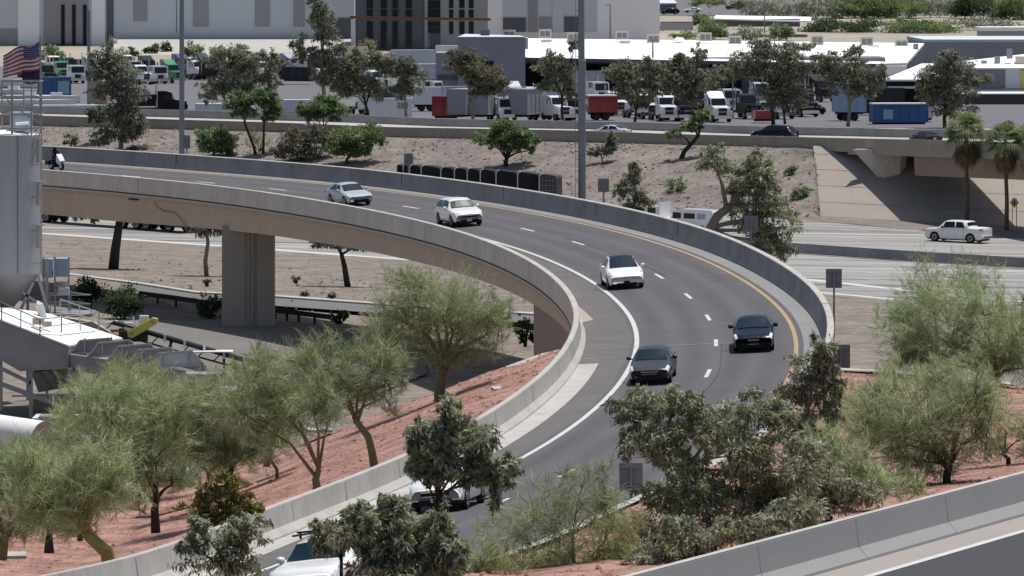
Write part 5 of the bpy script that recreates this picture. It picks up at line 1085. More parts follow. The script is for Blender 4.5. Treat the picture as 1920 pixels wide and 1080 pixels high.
# rows of stacked white boats / pipes at the left of the yard
for i, (px, py, L, lab) in enumerate(((40, 170, 7, 'white boat hull farthest up the left yard'), (30, 184, 8, 'white boat hull in the middle of the left stack'), (60, 196, 8, 'white boat hull left of the blue container'), (110, 197, 6, 'white boat hull in front of the blue container'), (60, 205, 12, 'long white hull just above the highway wall, left'))):
    t = root('boat', lab, 'boat', P(px, py, 4.5), 'white boats stored in the left yard'); m = MB(); rows = []
    for u in np.linspace(0, 1, 9): w_ = 1.1*math.sin(math.pi*min(.5, (1-u)*.9))**.7; rows.append([Vector((L*(u-.5), w_, 1.3)), Vector((L*(u-.5), w_*.8, .6)), Vector((L*(u-.5), 0, .3)), Vector((L*(u-.5), -w_*.8, .6)), Vector((L*(u-.5), -w_, 1.3))])
    m.sheet(rows); m.build('hull', 'pwhite', t, True, False); MB().sheet([[Vector((r[0].x, r[0].y, 1.31)), Vector((r[0].x, r[-1].y, 1.31))] for r in rows]).build('deck', 'bin_white', t, False, False); MB().box((-.3, 0, 1.5), (1.6, 1.2, .5)).build('console', 'tarp', t, False, False)
    t.rotation_euler = (0, 0, R(-8+5*i))
# ================================================================ VEGETATION
NR = np.random.default_rng(11)
KIND = {  # leaf length, width, droop (0 up .. 1 down), sub-clump px, cover
 'pv': (.58, .018, .2, 150, 1.35), 'pvy': (.56, .019, .2, 150, 1.4), 'pvg': (.58, .019, .2, 150, 1.45),
 'eu': (.19, .05, .8, 110, 3.3), 'eum': (.46, .15, .7, 36, 3.2), 'mq': (.42, .13, .35, 50, 4.6), 'br': (.26, .085, .3, 180, 3.4),
 'dk': (.36, .14, .4, 120, 4.6), 'gr': (.45, .13, .5, 60, 2.6)}
def crown_mesh(name, kind, centres, radii, area_px, D, cov=1., scale=1.):
    L, Wd, droop, sub, cv = KIND[kind]; L *= scale; Wd *= scale; s = F/D; mats = LEAF[kind]
    pts, mi, dirs = [], [], []
    for c, r, a in zip(centres, radii, area_px):
        if kind in ('eu', 'eum') and a > 1500*s/66: a_eff = .6
        else: a_eff = 1.
        nsub = max(5, int(a/sub)); n = max(60, int(cv*cov*a_eff*a/(.42*L*Wd*s*s)))
        d = NR.normal(size=(nsub, 3)); d /= np.linalg.norm(d, axis=1)[:, None]
        sc = np.array(c)+d*np.array(r)*(NR.random((nsub, 1))**.42)*.9
        idx = NR.integers(0, nsub, n); wgt = NR.random(nsub)**.8; keep = NR.random(n) < (.35+.65*wgt[idx])
        idx = idx[keep]; sig = (.36 if kind[:2] == 'pv' else .23)*np.array(r)*min(1., (8/nsub)**.33*1.05)
        p = sc[idx]+NR.normal(size=(len(idx), 3))*sig
        sd = (sc-np.array(c))/np.array(r); sd = sd/(np.linalg.norm(sd, axis=1)[:, None]+1e-6)*.7+NR.normal(size=(nsub, 3))*.45+np.array([0, 0, .35]); sd /= np.linalg.norm(sd, axis=1)[:, None]
        if kind[:2] == 'pv': p = sc[idx]+NR.normal(size=(len(idx), 3))*np.array(r)*.09+sd[idx]*(NR.random((len(idx), 1))-.35)*np.mean(r)*1.1
        dirs.append(sd[idx])
        pts.append(np.c_[p, (p-np.array(c))/np.array(r)])
        sm = NR.integers(0, len(mats), nsub); m = sm[idx]; flip = NR.random(len(idx)) < .35; m[flip] = NR.integers(0, len(mats), flip.sum()); mi.append(m)
    A = np.concatenate(pts); mi = np.concatenate(mi); p = A[:, :3]; out = A[:, 3:]; n = len(p)
    rnd = NR.normal(size=(n, 3)); rnd /= np.linalg.norm(rnd, axis=1)[:, None]
    out = out/(np.linalg.norm(out, axis=1)[:, None]+1e-6)
    a = out*.75+rnd*.75+np.array([0, 0, .75-1.75*droop])
    if kind[:2] == 'pv': a = np.concatenate(dirs)+rnd*.5
    a /= np.linalg.norm(a, axis=1)[:, None]
    b = np.cross(a, NR.normal(size=(n, 3))); b /= np.linalg.norm(b, axis=1)[:, None]
    ll = L*(.6+.8*NR.random((n, 1))); ww = Wd*(.6+.8*NR.random((n, 1)))*.5
    V = np.stack([p-a*ll*.5, p+b*ww-a*ll*.05, p+a*ll*.5, p-b*ww-a*ll*.05], 1).reshape(-1, 3)
    me = bpy.data.meshes.new(name); me.vertices.add(4*n); me.vertices.foreach_set('co', V.astype(np.float32).ravel())
    me.loops.add(4*n); me.loops.foreach_set('vertex_index', np.arange(4*n, dtype=np.int32)); me.polygons.add(n)
    me.polygons.foreach_set('loop_start', np.arange(0, 4*n, 4, dtype=np.int32)); me.polygons.foreach_set('loop_total', np.full(n, 4, dtype=np.int32))
    for m in mats: me.materials.append(m)
    me.polygons.foreach_set('material_index', mi.astype(np.int32)); me.update(calc_edges=True); return me
def tree(name, label, cat, kind, base, D, clumps, bark='bark_dk', z0=None, trunk=.12, path_=None, cov=1., scale=1., group=None, limbs=True, fork=.35, depth=.8):
    """base and clumps in photo pixels at distance D; depth of each clump follows its width"""
    gr_ = {'pv': 1.38, 'pvy': 1.38, 'pvg': 1.38, 'eu': 1.22, 'eum': 1.14, 'mq': 1.12, 'br': 1.15, 'gr': 1.15}.get(kind, 1.)
    clumps = [(a_, b_, c_*gr_, d_*gr_) for a_, b_, c_, d_ in clumps]
    b = Q(base[0], base[1], D)
    if z0 is not None: b.z = z0
    k = D/F; rg = random.Random(hash((base[0], base[1])) % 9999)
    cw = [c[0] for c in clumps]; mid = sum(cw)/len(cw); span = (max(cw)-min(cw))*k*.5+.01
    cs, rs, ar = [], [], []
    subs = []
    for (x, y, rx, ry) in clumps:
        if rx < 13: continue
        for _ in range(10 if kind in ('eu', 'eum') else 6):
            a_, d_ = rg.uniform(0, 6.283), rg.random()**.5*.82; subs.append((x+math.cos(a_)*d_*rx, y+math.sin(a_)*d_*ry, rx*rg.uniform(.22, .52), ry*rg.uniform(.25, .55)))
    mains = clumps; nm_ = len(mains); clumps = [(x, y, rx*.72, ry*.72) if rx >= 13 else (x, y, rx, ry) for x, y, rx, ry in mains]+subs
    for (x, y, rx, ry) in clumps:
        q = Q(x, y, D); q.y += rg.uniform(-1, 1)*min(span, 4)*.5*depth; cs.append(q-b); rs.append((rx*k, rx*k*depth, ry*k)); ar.append(math.pi*rx*ry)
    t = root(name, label, cat, b, group)
    me = crown_mesh('crown', kind, cs, rs, ar, D, cov, scale); o = bpy.data.objects.new('crown', me); C.objects.link(o); o.parent = t
    m = MB(); O = Vector((0, 0, -.6))
    if path_: mp_ = [Vector((0, 0, -.3))]+[Q(x, y, D)-b for x, y in path_]
    else:
        top = sum(cs, Vector())/len(cs); mp_ = [O, Vector((rg.uniform(-.1, .1)*trunk*3, 0, 0)), Vector((top.x*.18+rg.uniform(-.2, .2), top.y*.2, top.z*fork*.6)), Vector((top.x*.35, top.y*.3, top.z*fork))]
    n = len(mp_); m.tube(mp_, [trunk*(1.15-.45*i/(n-1)) for i in range(n)], 8)
    if limbs:
        f = mp_[-1]; mc = cs[:nm_]
        for c in cs[nm_:]:
            o_ = min(mc, key=lambda q: (q-c).length); m.tube([o_, o_.lerp(c, .5)+Vector((0, 0, -.06*rg.random())), c+(c-o_)*.5], [trunk*.14, trunk*.1, trunk*.03], 4)
        for c, r in list(zip(cs, rs))[:nm_]:
            cand = [mp_[a].lerp(mp_[a+1], u) for a in range(max(0, n-3), n-1) for u in (.15, .4, .65, .9)]+[f]
            cand = [q for q in cand if q.z < c.z-.15*abs(c.x-q.x)] or [mp_[max(0, n-3)]]
            st = min(cand, key=lambda q: (c-q).length+rg.uniform(0, .6))
            w_ = (c-st); p1 = st+Vector((w_.x*.30+rg.uniform(-.12, .12)*r[0], w_.y*.3, w_.z*.5)); p2 = st+Vector((w_.x*.72+rg.uniform(-.2, .2)*r[0], w_.y*.7, w_.z*.72))
            m.tube([st, p1, p2, c], [trunk*.5, trunk*.33, trunk*.2, trunk*.08], 6)
            for _ in range(5):
                e = c+Vector((rg.uniform(-.8, .8)*r[0], rg.uniform(-.8, .8)*r[1], rg.uniform(-.2, .85)*r[2])); m.tube([p2, p2.lerp(e, .5)+Vector((0, 0, .1*r[2]*rg.uniform(-1, 1))), e], [trunk*.14, trunk*.09, trunk*.03], 4)
    m.build('trunk', bark, t, True, False); return t
def shrub(label, kind, cx, cy, rx, ry, D=None, z=None, py=None, name='shrub', cov=1., scale=1., group=None, cat='shrub', base=None):
    if D is None: D = P(cx, py or cy+ry, z or 0).y
    k = D/F; b = Q(cx, py or cy+ry, D); t = root(name, label, cat, b, group)
    cl = [(cx, cy, rx, ry), (cx-rx*.45, cy+ry*.3, rx*.5, ry*.6), (cx+rx*.5, cy+ry*.25, rx*.5, ry*.6)]
    me = crown_mesh('foliage', kind, [Q(x, y, D)-b for x, y, _, _ in cl], [(a*k, a*k*.9, e*k) for _, _, a, e in cl], [math.pi*a*e*.7 for _, _, a, e in cl], D, cov, scale)
    o = bpy.data.objects.new('foliage', me); C.objects.link(o); o.parent = t
    m = MB(); rg = random.Random(int(cx*7+cy))
    for i in range(6): a = rg.uniform(-1, 1); m.tube([Vector((a*.1, 0, -.15)), Vector((a*rx*k*.3, rg.uniform(-.2, .2), ry*k*.6)), Vector((a*rx*k*.8, rg.uniform(-.4, .4), ry*k*(1.2+.5*rg.random())))], [.05, .035, .012], 5)
    m.build('stems', 'bark_dk', t, True, False); return t
def emb_D(px, py):
    lo = Q(px, pl(wbm, px)-2, D0(px)+.2); hi = toe(px); best = None
    for i in range(101):
        q = lo.lerp(hi, i/100); q.z += .35*math.sin(math.pi*i/100); e = abs(pix(q)[1]-py)
        if best is None or e < best[0]: best = (e, q.y)
    return best[1]
GP = 'palo verde trees on the red gravel banks'
pvt = lambda *a, **k: tree('palo_verde_tree', a[0], 'tree', *a[1:], group=GP, **k)
pvt('large feathery palo verde with forked dark trunk beside the ramp abutment, centre', 'pv', (826, 760), 250, [(750, 575, 62, 45), (850, 560, 85, 50), (905, 590, 45, 45), (800, 630, 95, 50), (722, 632, 55, 50), (875, 655, 55, 32), (938, 605, 22, 28), (840, 600, 70, 45), (770, 530, 45, 25)], 'bark_pv', trunk=.26, path_=[(824, 735), (828, 705), (834, 690)], cov=.85)
pvt('palo verde leaning left on one bent dark trunk next to the parapet', 'pv', (704, 872), 210, [(620, 700, 75, 52), (700, 690, 60, 55), (560, 680, 50, 40), (650, 748, 65, 30), (722, 742, 38, 26), (735, 690, 30, 40), (600, 650, 50, 25)], 'bark_pv', trunk=.15, path_=[(697, 845), (690, 818), (668, 790), (664, 780)])
pvt('palo verde with two forked stems at the parapet foot, left of the bent trunk', 'pv', (596, 915), 201, [(545, 775, 55, 38), (500, 745, 60, 45), (450, 770, 60, 50), (590, 740, 45, 40), (620, 765, 30, 25), (480, 700, 50, 35)], 'bark_pv', trunk=.15, path_=[(592, 898), (598, 880)], fork=.2)
pvt('dense dark-stemmed palo verde in the middle of the left thicket', 'pv', (430, 905), 226, [(430, 790, 85, 60), (375, 845, 55, 45), (335, 775, 75, 50), (480, 835, 42, 35), (430, 850, 50, 35), (390, 730, 60, 30)], 'bark_dk', trunk=.2, path_=[(430, 880)], cov=1.1)
pvt('palo verde with many dark stems in front of the white wrapped pallet', 'pvg', (292, 985), 212, [(290, 860, 72, 60), (230, 825, 80, 58), (330, 900, 40, 30), (200, 770, 85, 45), (285, 760, 75, 45), (260, 930, 45, 28)], 'bark_dk', trunk=.17, path_=[(290, 955), (294, 935)], cov=1.1)
pvt('palo verde with bright yellow-green forking trunk above the parapet, lower left', 'pvg', (208, 1056), 184, [(130, 900, 78, 55), (80, 945, 58, 50), (212, 905, 58, 45), (60, 880, 55, 38), (150, 955, 52, 34), (180, 860, 50, 35)], 'bark_pv_y', trunk=.24, path_=[(200, 1035), (172, 1010), (160, 1000)], cov=.9)
pvt('palo verde at the left edge with trunk cut by the picture edge', 'pvg', (2, 1035), 208, [(0, 925, 62, 62), (35, 885, 55, 38), (8, 990, 40, 32), (-40, 900, 50, 60)], 'bark_pv', trunk=.2, path_=[(8, 1010), (22, 985)])
pvt('low bushy palo verde with short dark stems near the left edge', 'pvg', (92, 1022), 205, [(95, 965, 55, 42), (70, 940, 40, 34), (120, 985, 34, 26)], 'bark_dk', trunk=.18, path_=[(92, 1005)])
pvt('palo verde thicket right in front of the grey hopper legs', 'pvy', (200, 870), 244, [(190, 740, 62, 42), (270, 735, 75, 45), (345, 750, 60, 42), (140, 800, 60, 34), (240, 790, 70, 40), (320, 810, 60, 36), (60, 850, 60, 30)], 'bark_pv', trunk=.15, cov=.95)
pvt('yellowish palo verde between the grey cabinet and the conveyor end', 'pvy', (500, 850), 240, [(470, 745, 45, 40), (520, 720, 50, 42), (560, 735, 40, 34), (440, 705, 32, 20), (505, 680, 40, 22)], 'bark_pv', trunk=.13)
pvt('big spreading palo verde right of the ramp end, before the freeway lanes', 'pvg', (1872, 742), 232, [(1760, 570, 75, 42), (1850, 595, 60, 42), (1785, 632, 95, 48), (1720, 640, 58, 42), (1865, 662, 60, 45), (1900, 620, 40, 60), (1700, 600, 42, 28), (1930, 680, 45, 50), (1690, 665, 40, 22)], 'bark_pv', trunk=.2, path_=[(1872, 725), (1868, 710)], cov=1.15)
pvt('thin airy palo verde top with bare twigs in front of the freeway lanes', 'pv', (1760, 680), 236, [(1745, 530, 62, 38), (1800, 512, 52, 28), (1720, 560, 45, 25), (1835, 535, 38, 24)], 'bark_dk', trunk=.08, path_=[(1758, 640), (1752, 590)], cov=.42)
pvt('palo verde on the red slope beside the lower right barrier', 'pv', (1776, 918), 171, [(1740, 775, 88, 58), (1680, 815, 66, 50), (1800, 765, 66, 46), (1640, 790, 45, 40), (1705, 862, 66, 36), (1770, 848, 58, 42), (1830, 740, 40, 40), (1850, 800, 30, 40)], 'bark_dk', trunk=.14, path_=[(1775, 890), (1782, 870)], cov=1.05)
pvt('low mixed green palo verde between the dense eucalyptus and the lower right barrier', 'pvg', (1600, 965), 160, [(1590, 870, 60, 42), (1550, 905, 50, 36), (1640, 905, 55, 32), (1560, 830, 45, 36), (1690, 905, 40, 26)], 'bark_dk', trunk=.12)
pvt('pale see-through palo verde top before the near ramp lanes, bottom centre', 'pv', (1076, 1160), 145, [(1000, 955, 75, 42), (1085, 925, 55, 36), (960, 1005, 58, 42), (1050, 1000, 75, 46), (1130, 955, 36, 36), (1100, 885, 40, 18)], 'bark_pv', trunk=.06, path_=[(1076, 1060), (1074, 1000)], cov=.65)
pvt('yellow-green bushy palo verde at the bottom edge left of the dense eucalyptus', 'pvy', (1110, 1130), 146, [(1120, 1030, 60, 42), (1050, 1058, 68, 30), (1175, 1055, 40, 38), (980, 1065, 50, 30), (1140, 985, 34, 22)], 'bark_pv', trunk=.12, cov=1.1)
GE = 'dark eucalyptus trees close to the camera'
eut = lambda *a, **k: tree('eucalyptus_tree', a[0], 'tree', 'eu', *a[1:], group=GE, **k)
eut('dark eucalyptus crown hiding the white sport utility car on the near ramp', (800, 1230), 124, [(830, 800, 46, 34), (868, 832, 56, 34), (815, 855, 40, 28), (905, 862, 40, 26), (938, 895, 22, 28), (795, 832, 28, 28), (838, 770, 22, 24), (930, 930, 16, 26), (845, 872, 50, 22), (790, 862, 24, 20), (778, 885, 18, 14), (880, 900, 36, 14), (962, 872, 18, 20), (812, 900, 26, 12)], 'bark_dk', z0=8.2, trunk=.07, path_=[(805, 1050), (815, 960), (822, 930)], cov=1.35)
eut('dense dark eucalyptus at the bottom edge beside the white car with roof bars', (735, 1240), 120, [(705, 970, 50, 34), (765, 1000, 64, 42), (710, 1035, 56, 42), (775, 1048, 76, 40), (830, 985, 28, 28), (745, 1085, 80, 40), (645, 1005, 36, 26), (672, 962, 26, 20), (832, 1025, 36, 30), (848, 1062, 36, 26), (740, 940, 26, 18)], 'bark_dk', z0=8.2, trunk=.09, path_=[(740, 1120), (742, 1060)], cov=1.45)
eut('sparse eucalyptus sprays over the parapet at the bottom left', (420, 1230), 124, [(430, 1005, 50, 28), (465, 990, 34, 30), (400, 1050, 60, 36), (450, 1050, 46, 34), (372, 985, 24, 22), (350, 1020, 20, 18)], 'bark_dk', z0=8.2, trunk=.1, path_=[(425, 1110), (428, 1060)], cov=.5)
eut('thin eucalyptus twigs above the parapet left of the white car with roof bars', (640, 1230), 122, [(640, 1005, 34, 24), (610, 1020, 26, 20), (665, 985, 22, 22), (600, 985, 16, 12)], 'bark_dk', z0=8.2, trunk=.05, path_=[(640, 1100), (640, 1030)], cov=.5)
eut('largest dense eucalyptus rising in front of the ramp lanes, right of centre', (1335, 1020), 151, [(1205, 775, 52, 36), (1175, 830, 26, 26), (1285, 755, 46, 26), (1335, 800, 72, 44), (1250, 845, 55, 45), (1290, 915, 72, 50), (1400, 845, 76, 52), (1350, 955, 80, 50), (1240, 990, 52, 44), (1430, 930, 66, 48), (1490, 880, 56, 46), (1440, 765, 58, 32), (1490, 955, 52, 38), (1300, 1030, 62, 30), (1400, 1010, 50, 24), (1215, 1040, 40, 30)], 'bark_eu', trunk=.11, path_=[(1328, 985), (1316, 930), (1296, 880), (1268, 830), (1250, 800)], cov=1.3)
eut('upright eucalyptus with pale bark beside the end of the ramp parapet', (1470, 960), 176, [(1530, 690, 40, 40), (1505, 735, 42, 36), (1560, 720, 30, 34), (1545, 650, 26, 26), (1490, 790, 46, 34), (1550, 775, 34, 30), (1520, 830, 46, 30)], 'bark_eu', trunk=.14, path_=[(1480, 900), (1495, 830), (1515, 760)], cov=.8)
tree('oleander_bush', 'bright green and brown leaved bush over the parapet, left of the sparse eucalyptus sprays', 'bush', 'br', (400, 1060), 168, [(420, 910, 40, 28), (380, 945, 44, 28), (450, 945, 36, 22), (410, 965, 45, 20), (470, 955, 20, 14)], 'bark_dk', trunk=.1, path_=[(405, 1000)])
eut('low dark eucalyptus regrowth along the lower right barrier, below the largest eucalyptus', (1310, 1062), 143, [(1230, 1040, 50, 30), (1300, 1010, 56, 36), (1370, 1000, 56, 34), (1440, 985, 50, 34), (1260, 985, 40, 30), (1500, 960, 46, 30), (1200, 1065, 40, 22)], 'bark_dk', trunk=.1, cov=.8)
eut('dark leafy eucalyptus sapling between the largest eucalyptus and the low mixed palo verde', (1545, 985), 156, [(1545, 905, 46, 36), (1510, 860, 40, 30), (1580, 925, 40, 28), (1530, 945, 46, 24), (1625, 930, 36, 22)], 'bark_dk', trunk=.09, cov=.65)
pvt('small feathery palo verde filling the thicket above the white wrapped pallet', 'pv', (395, 905), 233, [(400, 850, 55, 36), (355, 830, 50, 36), (440, 860, 46, 30), (310, 850, 46, 30)], 'bark_dk', trunk=.08)
pvt('feathery palo verde low in the left corner behind the bright forked trunk', 'pv', (150, 985), 206, [(160, 900, 60, 40), (110, 920, 50, 34), (205, 930, 46, 32), (60, 945, 50, 30)], 'bark_dk', trunk=.1)
pvt('bushy palo verde on the red slope between the two right palo verdes', 'pvg', (1690, 800), 205, [(1680, 730, 56, 36), (1740, 715, 60, 34), (1640, 760, 46, 34), (1810, 720, 50, 30)], 'bark_pv', trunk=.1, cov=.9)
pvt('yellow-green brush at the bottom edge beside the near ramp lanes', 'pvy', (930, 1170), 143, [(900, 1045, 50, 30), (960, 1060, 50, 30), (860, 1070, 40, 22)], 'bark_pv', trunk=.06, cov=.8)
pvt('olive brush under the large grey sign, left of the dense eucalyptus', 'pvy', (1175, 1120), 148, [(1180, 1000, 40, 34), (1140, 1030, 46, 30), (1220, 1060, 46, 26)], 'bark_pv', trunk=.06, cov=.8)
pvt('palo verde low at the far right edge above the lower right barrier', 'pv', (1890, 860), 178, [(1880, 770, 50, 46), (1850, 830, 46, 32), (1920, 820, 40, 40)], 'bark_dk', trunk=.08, cov=.6)
pvt('green palo verde on the red slope right of the upright eucalyptus', 'pvg', (1625, 850), 188, [(1620, 760, 46, 42), (1660, 800, 50, 36), (1600, 810, 40, 34), (1650, 720, 40, 28)], 'bark_dk', trunk=.08, cov=.8)
pvt('low feathery palo verde on the yard edge behind the two-stemmed one', 'pv', (520, 880), 236, [(520, 800, 56, 38), (470, 820, 50, 34), (560, 770, 40, 30), (420, 800, 50, 34)], 'bark_pv', trunk=.08, cov=.8)
pvt('feathery palo verde before the hopper legs at the left edge', 'pvg', (90, 930), 236, [(80, 860, 60, 34), (30, 850, 50, 34), (140, 850, 50, 34), (10, 890, 40, 30)], 'bark_pv', trunk=.08, cov=.8)
# freeway side trees
tree('eucalyptus_tree', 'leaning eucalyptus with a thick pale trunk between the ramp and the freeway', 'tree', 'eu', (1308, 700), 330, [(1340, 300, 32, 22), (1378, 322, 38, 22), (1420, 308, 28, 20), (1440, 335, 30, 24), (1400, 352, 40, 22), (1425, 380, 48, 24), (1458, 402, 36, 24), (1400, 415, 34, 24), (1440, 432, 46, 20), (1470, 458, 24, 24), (1432, 468, 30, 12)], 'bark_eu', trunk=.34, path_=[(1318, 500), (1330, 432), (1345, 405), (1372, 385)], scale=1.6, cov=.85)
tree('eucalyptus_tree', 'small broken eucalyptus with bare upper twigs right of the tall mast', 'tree', 'eu', (1192, 620), 336, [(1190, 328, 20, 18), (1180, 355, 26, 20), (1196, 378, 26, 16), (1178, 392, 24, 10)], 'bark_dk', trunk=.14, path_=[(1192, 420), (1190, 380)], scale=1.5, cov=.9)
tree('eucalyptus_tree', 'little ragged eucalyptus on the embankment just right of the tall mast', 'tree', 'eum', (1130, 305), emb_D(1130, 305), [(1132, 276, 26, 14), (1148, 262, 12, 16), (1118, 285, 14, 9)], 'bark_dk', trunk=.08, scale=.8, cov=.8)
e = emb_D
GM = 'mesquite trees on the gravel embankment'
mq = lambda lab, base, cl, **k: tree('mesquite_tree', lab, 'tree', 'mq', base, e(*base), cl, group=GM, **k)
mq('round green mesquite with dark forked trunk standing behind the black bins', (950, 313), [(950, 243, 40, 18), (915, 262, 26, 16), (985, 262, 26, 16), (950, 268, 42, 14), (930, 250, 30, 18), (972, 250, 30, 18), (1000, 278, 10, 10)], trunk=.26, path_=[(948, 304), (951, 295)])
mq('slanting mesquite with small crown and long dark trunk, right part of the embankment', (1275, 298), [(1310, 222, 20, 12), (1268, 248, 18, 12), (1290, 238, 16, 9), (1325, 212, 11, 7), (1305, 240, 14, 7)], trunk=.24, path_=[(1283, 284), (1300, 266), (1311, 252)])
mq('low green mesquite just right of the left grey mast', (402, 293), [(385, 255, 26, 20), (415, 262, 28, 22), (400, 277, 40, 14), (432, 280, 18, 12)], trunk=.16)
mq('slender mesquite with curved trunk, first of the pair in front of the left wall', (480, 290), [(455, 190, 34, 18), (442, 202, 26, 14), (474, 186, 24, 14), (460, 212, 24, 10)], trunk=.16, path_=[(476, 275), (466, 250), (458, 228)])
mq('slender mesquite with straight trunk, second of the pair in front of the left wall', (493, 288), [(505, 188, 28, 18), (517, 205, 20, 16), (494, 182, 22, 13), (505, 218, 18, 10)], trunk=.14, path_=[(494, 270), (495, 232)])
mq('broad mesquite crown overlapping the left wall, above the grey-green eucalyptus', (608, 275), [(600, 200, 40, 20), (630, 212, 34, 18), (580, 210, 26, 16), (612, 188, 26, 10)], trunk=.18)
mq('bright green mesquite above the ramp parapet, right of the grey-green eucalyptus', (650, 306), [(660, 252, 50, 22), (692, 262, 26, 26), (636, 280, 30, 16), (675, 285, 30, 14)], trunk=.18)
tree('eucalyptus_tree', 'grey-green bushy eucalyptus above the ramp parapet, left of the bright mesquite', 'tree', 'gr', (565, 300), e(565, 300), [(545, 262, 34, 30), (572, 285, 48, 15), (592, 252, 34, 26), (535, 285, 24, 14)], trunk=.14, cov=1.1)
tree('eucalyptus_tree', 'tall dark eucalyptus in front of the wall, left of the left grey mast', 'tree', 'eum', (226, 282), e(226, 282), [(215, 108, 42, 30), (228, 138, 46, 26), (200, 172, 28, 22), (242, 182, 42, 26), (220, 212, 42, 22), (255, 222, 24, 22), (200, 254, 32, 18), (240, 244, 30, 22), (180, 128, 20, 20)], 'bark_eu', trunk=.24, path_=[(228, 255), (226, 220), (222, 190)])
shrub('dark shrub at the top of the parapet left of the tall dark eucalyptus', 'gr', 132, 263, 15, 11, e(132, 276), cov=1.8)
shrub('green shrub under the left side of the tall dark eucalyptus', 'dk', 185, 216, 22, 17, e(190, 268), scale=1.3)
shrub('low brown shrub under the tall dark eucalyptus', 'gr', 262, 276, 22, 9, e(262, 280), cov=1.4)
shrub('yellowish low bush below the pair of slender mesquites', 'pvy', 486, 268, 36, 13, e(486, 285), scale=1.3)
shrub('round olive bush on the embankment right of the slanting mesquite', 'mq', 1268, 346, 19, 12, e(1268, 358), scale=.8)
shrub('small olive bush beside the paved slope, upper one', 'mq', 1479, 320, 13, 11, e(1479, 330), scale=.7)
shrub('round green bush beside the paved slope, lower one', 'mq', 1500, 359, 20, 14, e(1500, 372), scale=.7)
# trees behind and below the bridge
tree('shade_tree', 'thick dark trunk with leaves hidden behind the bridge, left', 'tree', 'eum', (212, 503), 427, [(215, 388, 70, 20), (172, 400, 26, 18), (258, 400, 34, 16), (215, 385, 40, 22)], 'bark_dk', trunk=.38, path_=[(216, 470), (222, 430), (224, 412)], scale=.8)
tree('shade_tree', 'thin pale trunk with dark leaves under the bridge beside the pier', 'tree', 'eum', (388, 518), 420, [(390, 424, 44, 18), (368, 418, 26, 14), (410, 422, 26, 14)], 'bark_eu', trunk=.17, path_=[(385, 490), (390, 455), (388, 440)], scale=.7)
tree('shade_tree', 'dark leaning trunk below the bridge right of the pier', 'tree', 'eum', (652, 531), 410, [(645, 455, 50, 14), (680, 460, 26, 10), (610, 455, 30, 10)], 'bark_dk', trunk=.22, path_=[(646, 500), (640, 475)], scale=.7)
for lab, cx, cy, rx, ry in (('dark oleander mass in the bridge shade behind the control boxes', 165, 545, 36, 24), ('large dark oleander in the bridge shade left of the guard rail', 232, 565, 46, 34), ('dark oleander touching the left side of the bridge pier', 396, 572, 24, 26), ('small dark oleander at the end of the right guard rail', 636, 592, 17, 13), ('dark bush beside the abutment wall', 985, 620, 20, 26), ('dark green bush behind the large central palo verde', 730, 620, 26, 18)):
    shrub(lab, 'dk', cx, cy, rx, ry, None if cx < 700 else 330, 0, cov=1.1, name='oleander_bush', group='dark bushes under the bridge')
for i, (cx, cy, lab) in enumerate(((572, 550, 'tiny dry shrub on the tan ground right of the pier'), (622, 553, 'tiny dry shrub below the leaning dark trunk'), (555, 522, 'tiny dry tuft near the freeway edge right of the pier'), (388, 527, 'dry grey shrub at the foot of the thin pale trunk'))): shrub(lab, 'gr', cx, cy, 9, 6, None, .1, cov=1.2, scale=.7, group='dry shrubs on the tan ground')
# row along the truck yard
GR = 'eucalyptus row before the truck yard'
rw = lambda lab, base, cl, D=640, kind='eum', bark='bark_dk', **k: tree('eucalyptus_tree', lab, 'tree', kind, base, D, cl, bark, group=GR, **k)
rw('broad dark eucalyptus behind the pair of slender mesquites', (452, 228), [(420, 112, 45, 26), (470, 115, 42, 26), (440, 150, 52, 26), (402, 165, 28, 20), (500, 152, 28, 22), (388, 182, 17, 13), (515, 120, 20, 20), (430, 95, 40, 12)], trunk=.2)
rw('tallest eucalyptus of the row, reaching the top edge left of the slate building', (612, 225), [(600, 28, 26, 28), (610, 65, 30, 24), (590, 108, 26, 20), (628, 108, 24, 26), (562, 92, 20, 24), (612, 142, 30, 20), (592, 0, 16, 14)], bark='bark_eu', trunk=.24, path_=[(608, 180), (603, 140), (604, 100)])
rw('dark eucalyptus left of the slim twin-stemmed one, centre left', (690, 226), [(680, 108, 40, 26), (668, 148, 38, 26), (715, 112, 28, 22), (702, 160, 34, 24), (652, 130, 22, 30), (640, 165, 24, 20)], trunk=.2)
rw('slim twin-stemmed eucalyptus left of the dark red machine', (762, 226), [(742, 130, 30, 24), (772, 150, 32, 22), (752, 168, 28, 18), (765, 118, 20, 16)], bark='bark_eu', trunk=.16, path_=[(760, 195), (756, 160)])
rw('sparse grey eucalyptus in front of the grey workshop block', (888, 228), [(880, 122, 42, 26), (920, 142, 36, 26), (868, 104, 30, 16), (896, 162, 28, 22), (935, 165, 24, 20)], kind='gr', bark='bark_eu', trunk=.2, path_=[(884, 200), (880, 185)], cov=1.25)
rw('eucalyptus just left of the tall mast before the white roof', (1055, 226), [(1035, 122, 32, 18), (1060, 145, 36, 20), (1035, 155, 28, 20), (1075, 88, 14, 12), (1070, 172, 22, 16), (1030, 100, 10, 8)], trunk=.18)
rw('eucalyptus just right of the tall mast before the dark bays', (1190, 228), [(1160, 132, 32, 20), (1192, 150, 38, 24), (1210, 126, 32, 18), (1172, 168, 26, 18), (1230, 158, 28, 26), (1200, 190, 24, 14)], trunk=.18)
rw('eucalyptus left of the pale lamp post, its top against the white roof', (1300, 228), [(1272, 130, 36, 22), (1310, 150, 42, 26), (1290, 172, 38, 22), (1312, 100, 18, 15), (1352, 142, 24, 22), (1262, 155, 28, 26), (1280, 112, 18, 10)], trunk=.2)
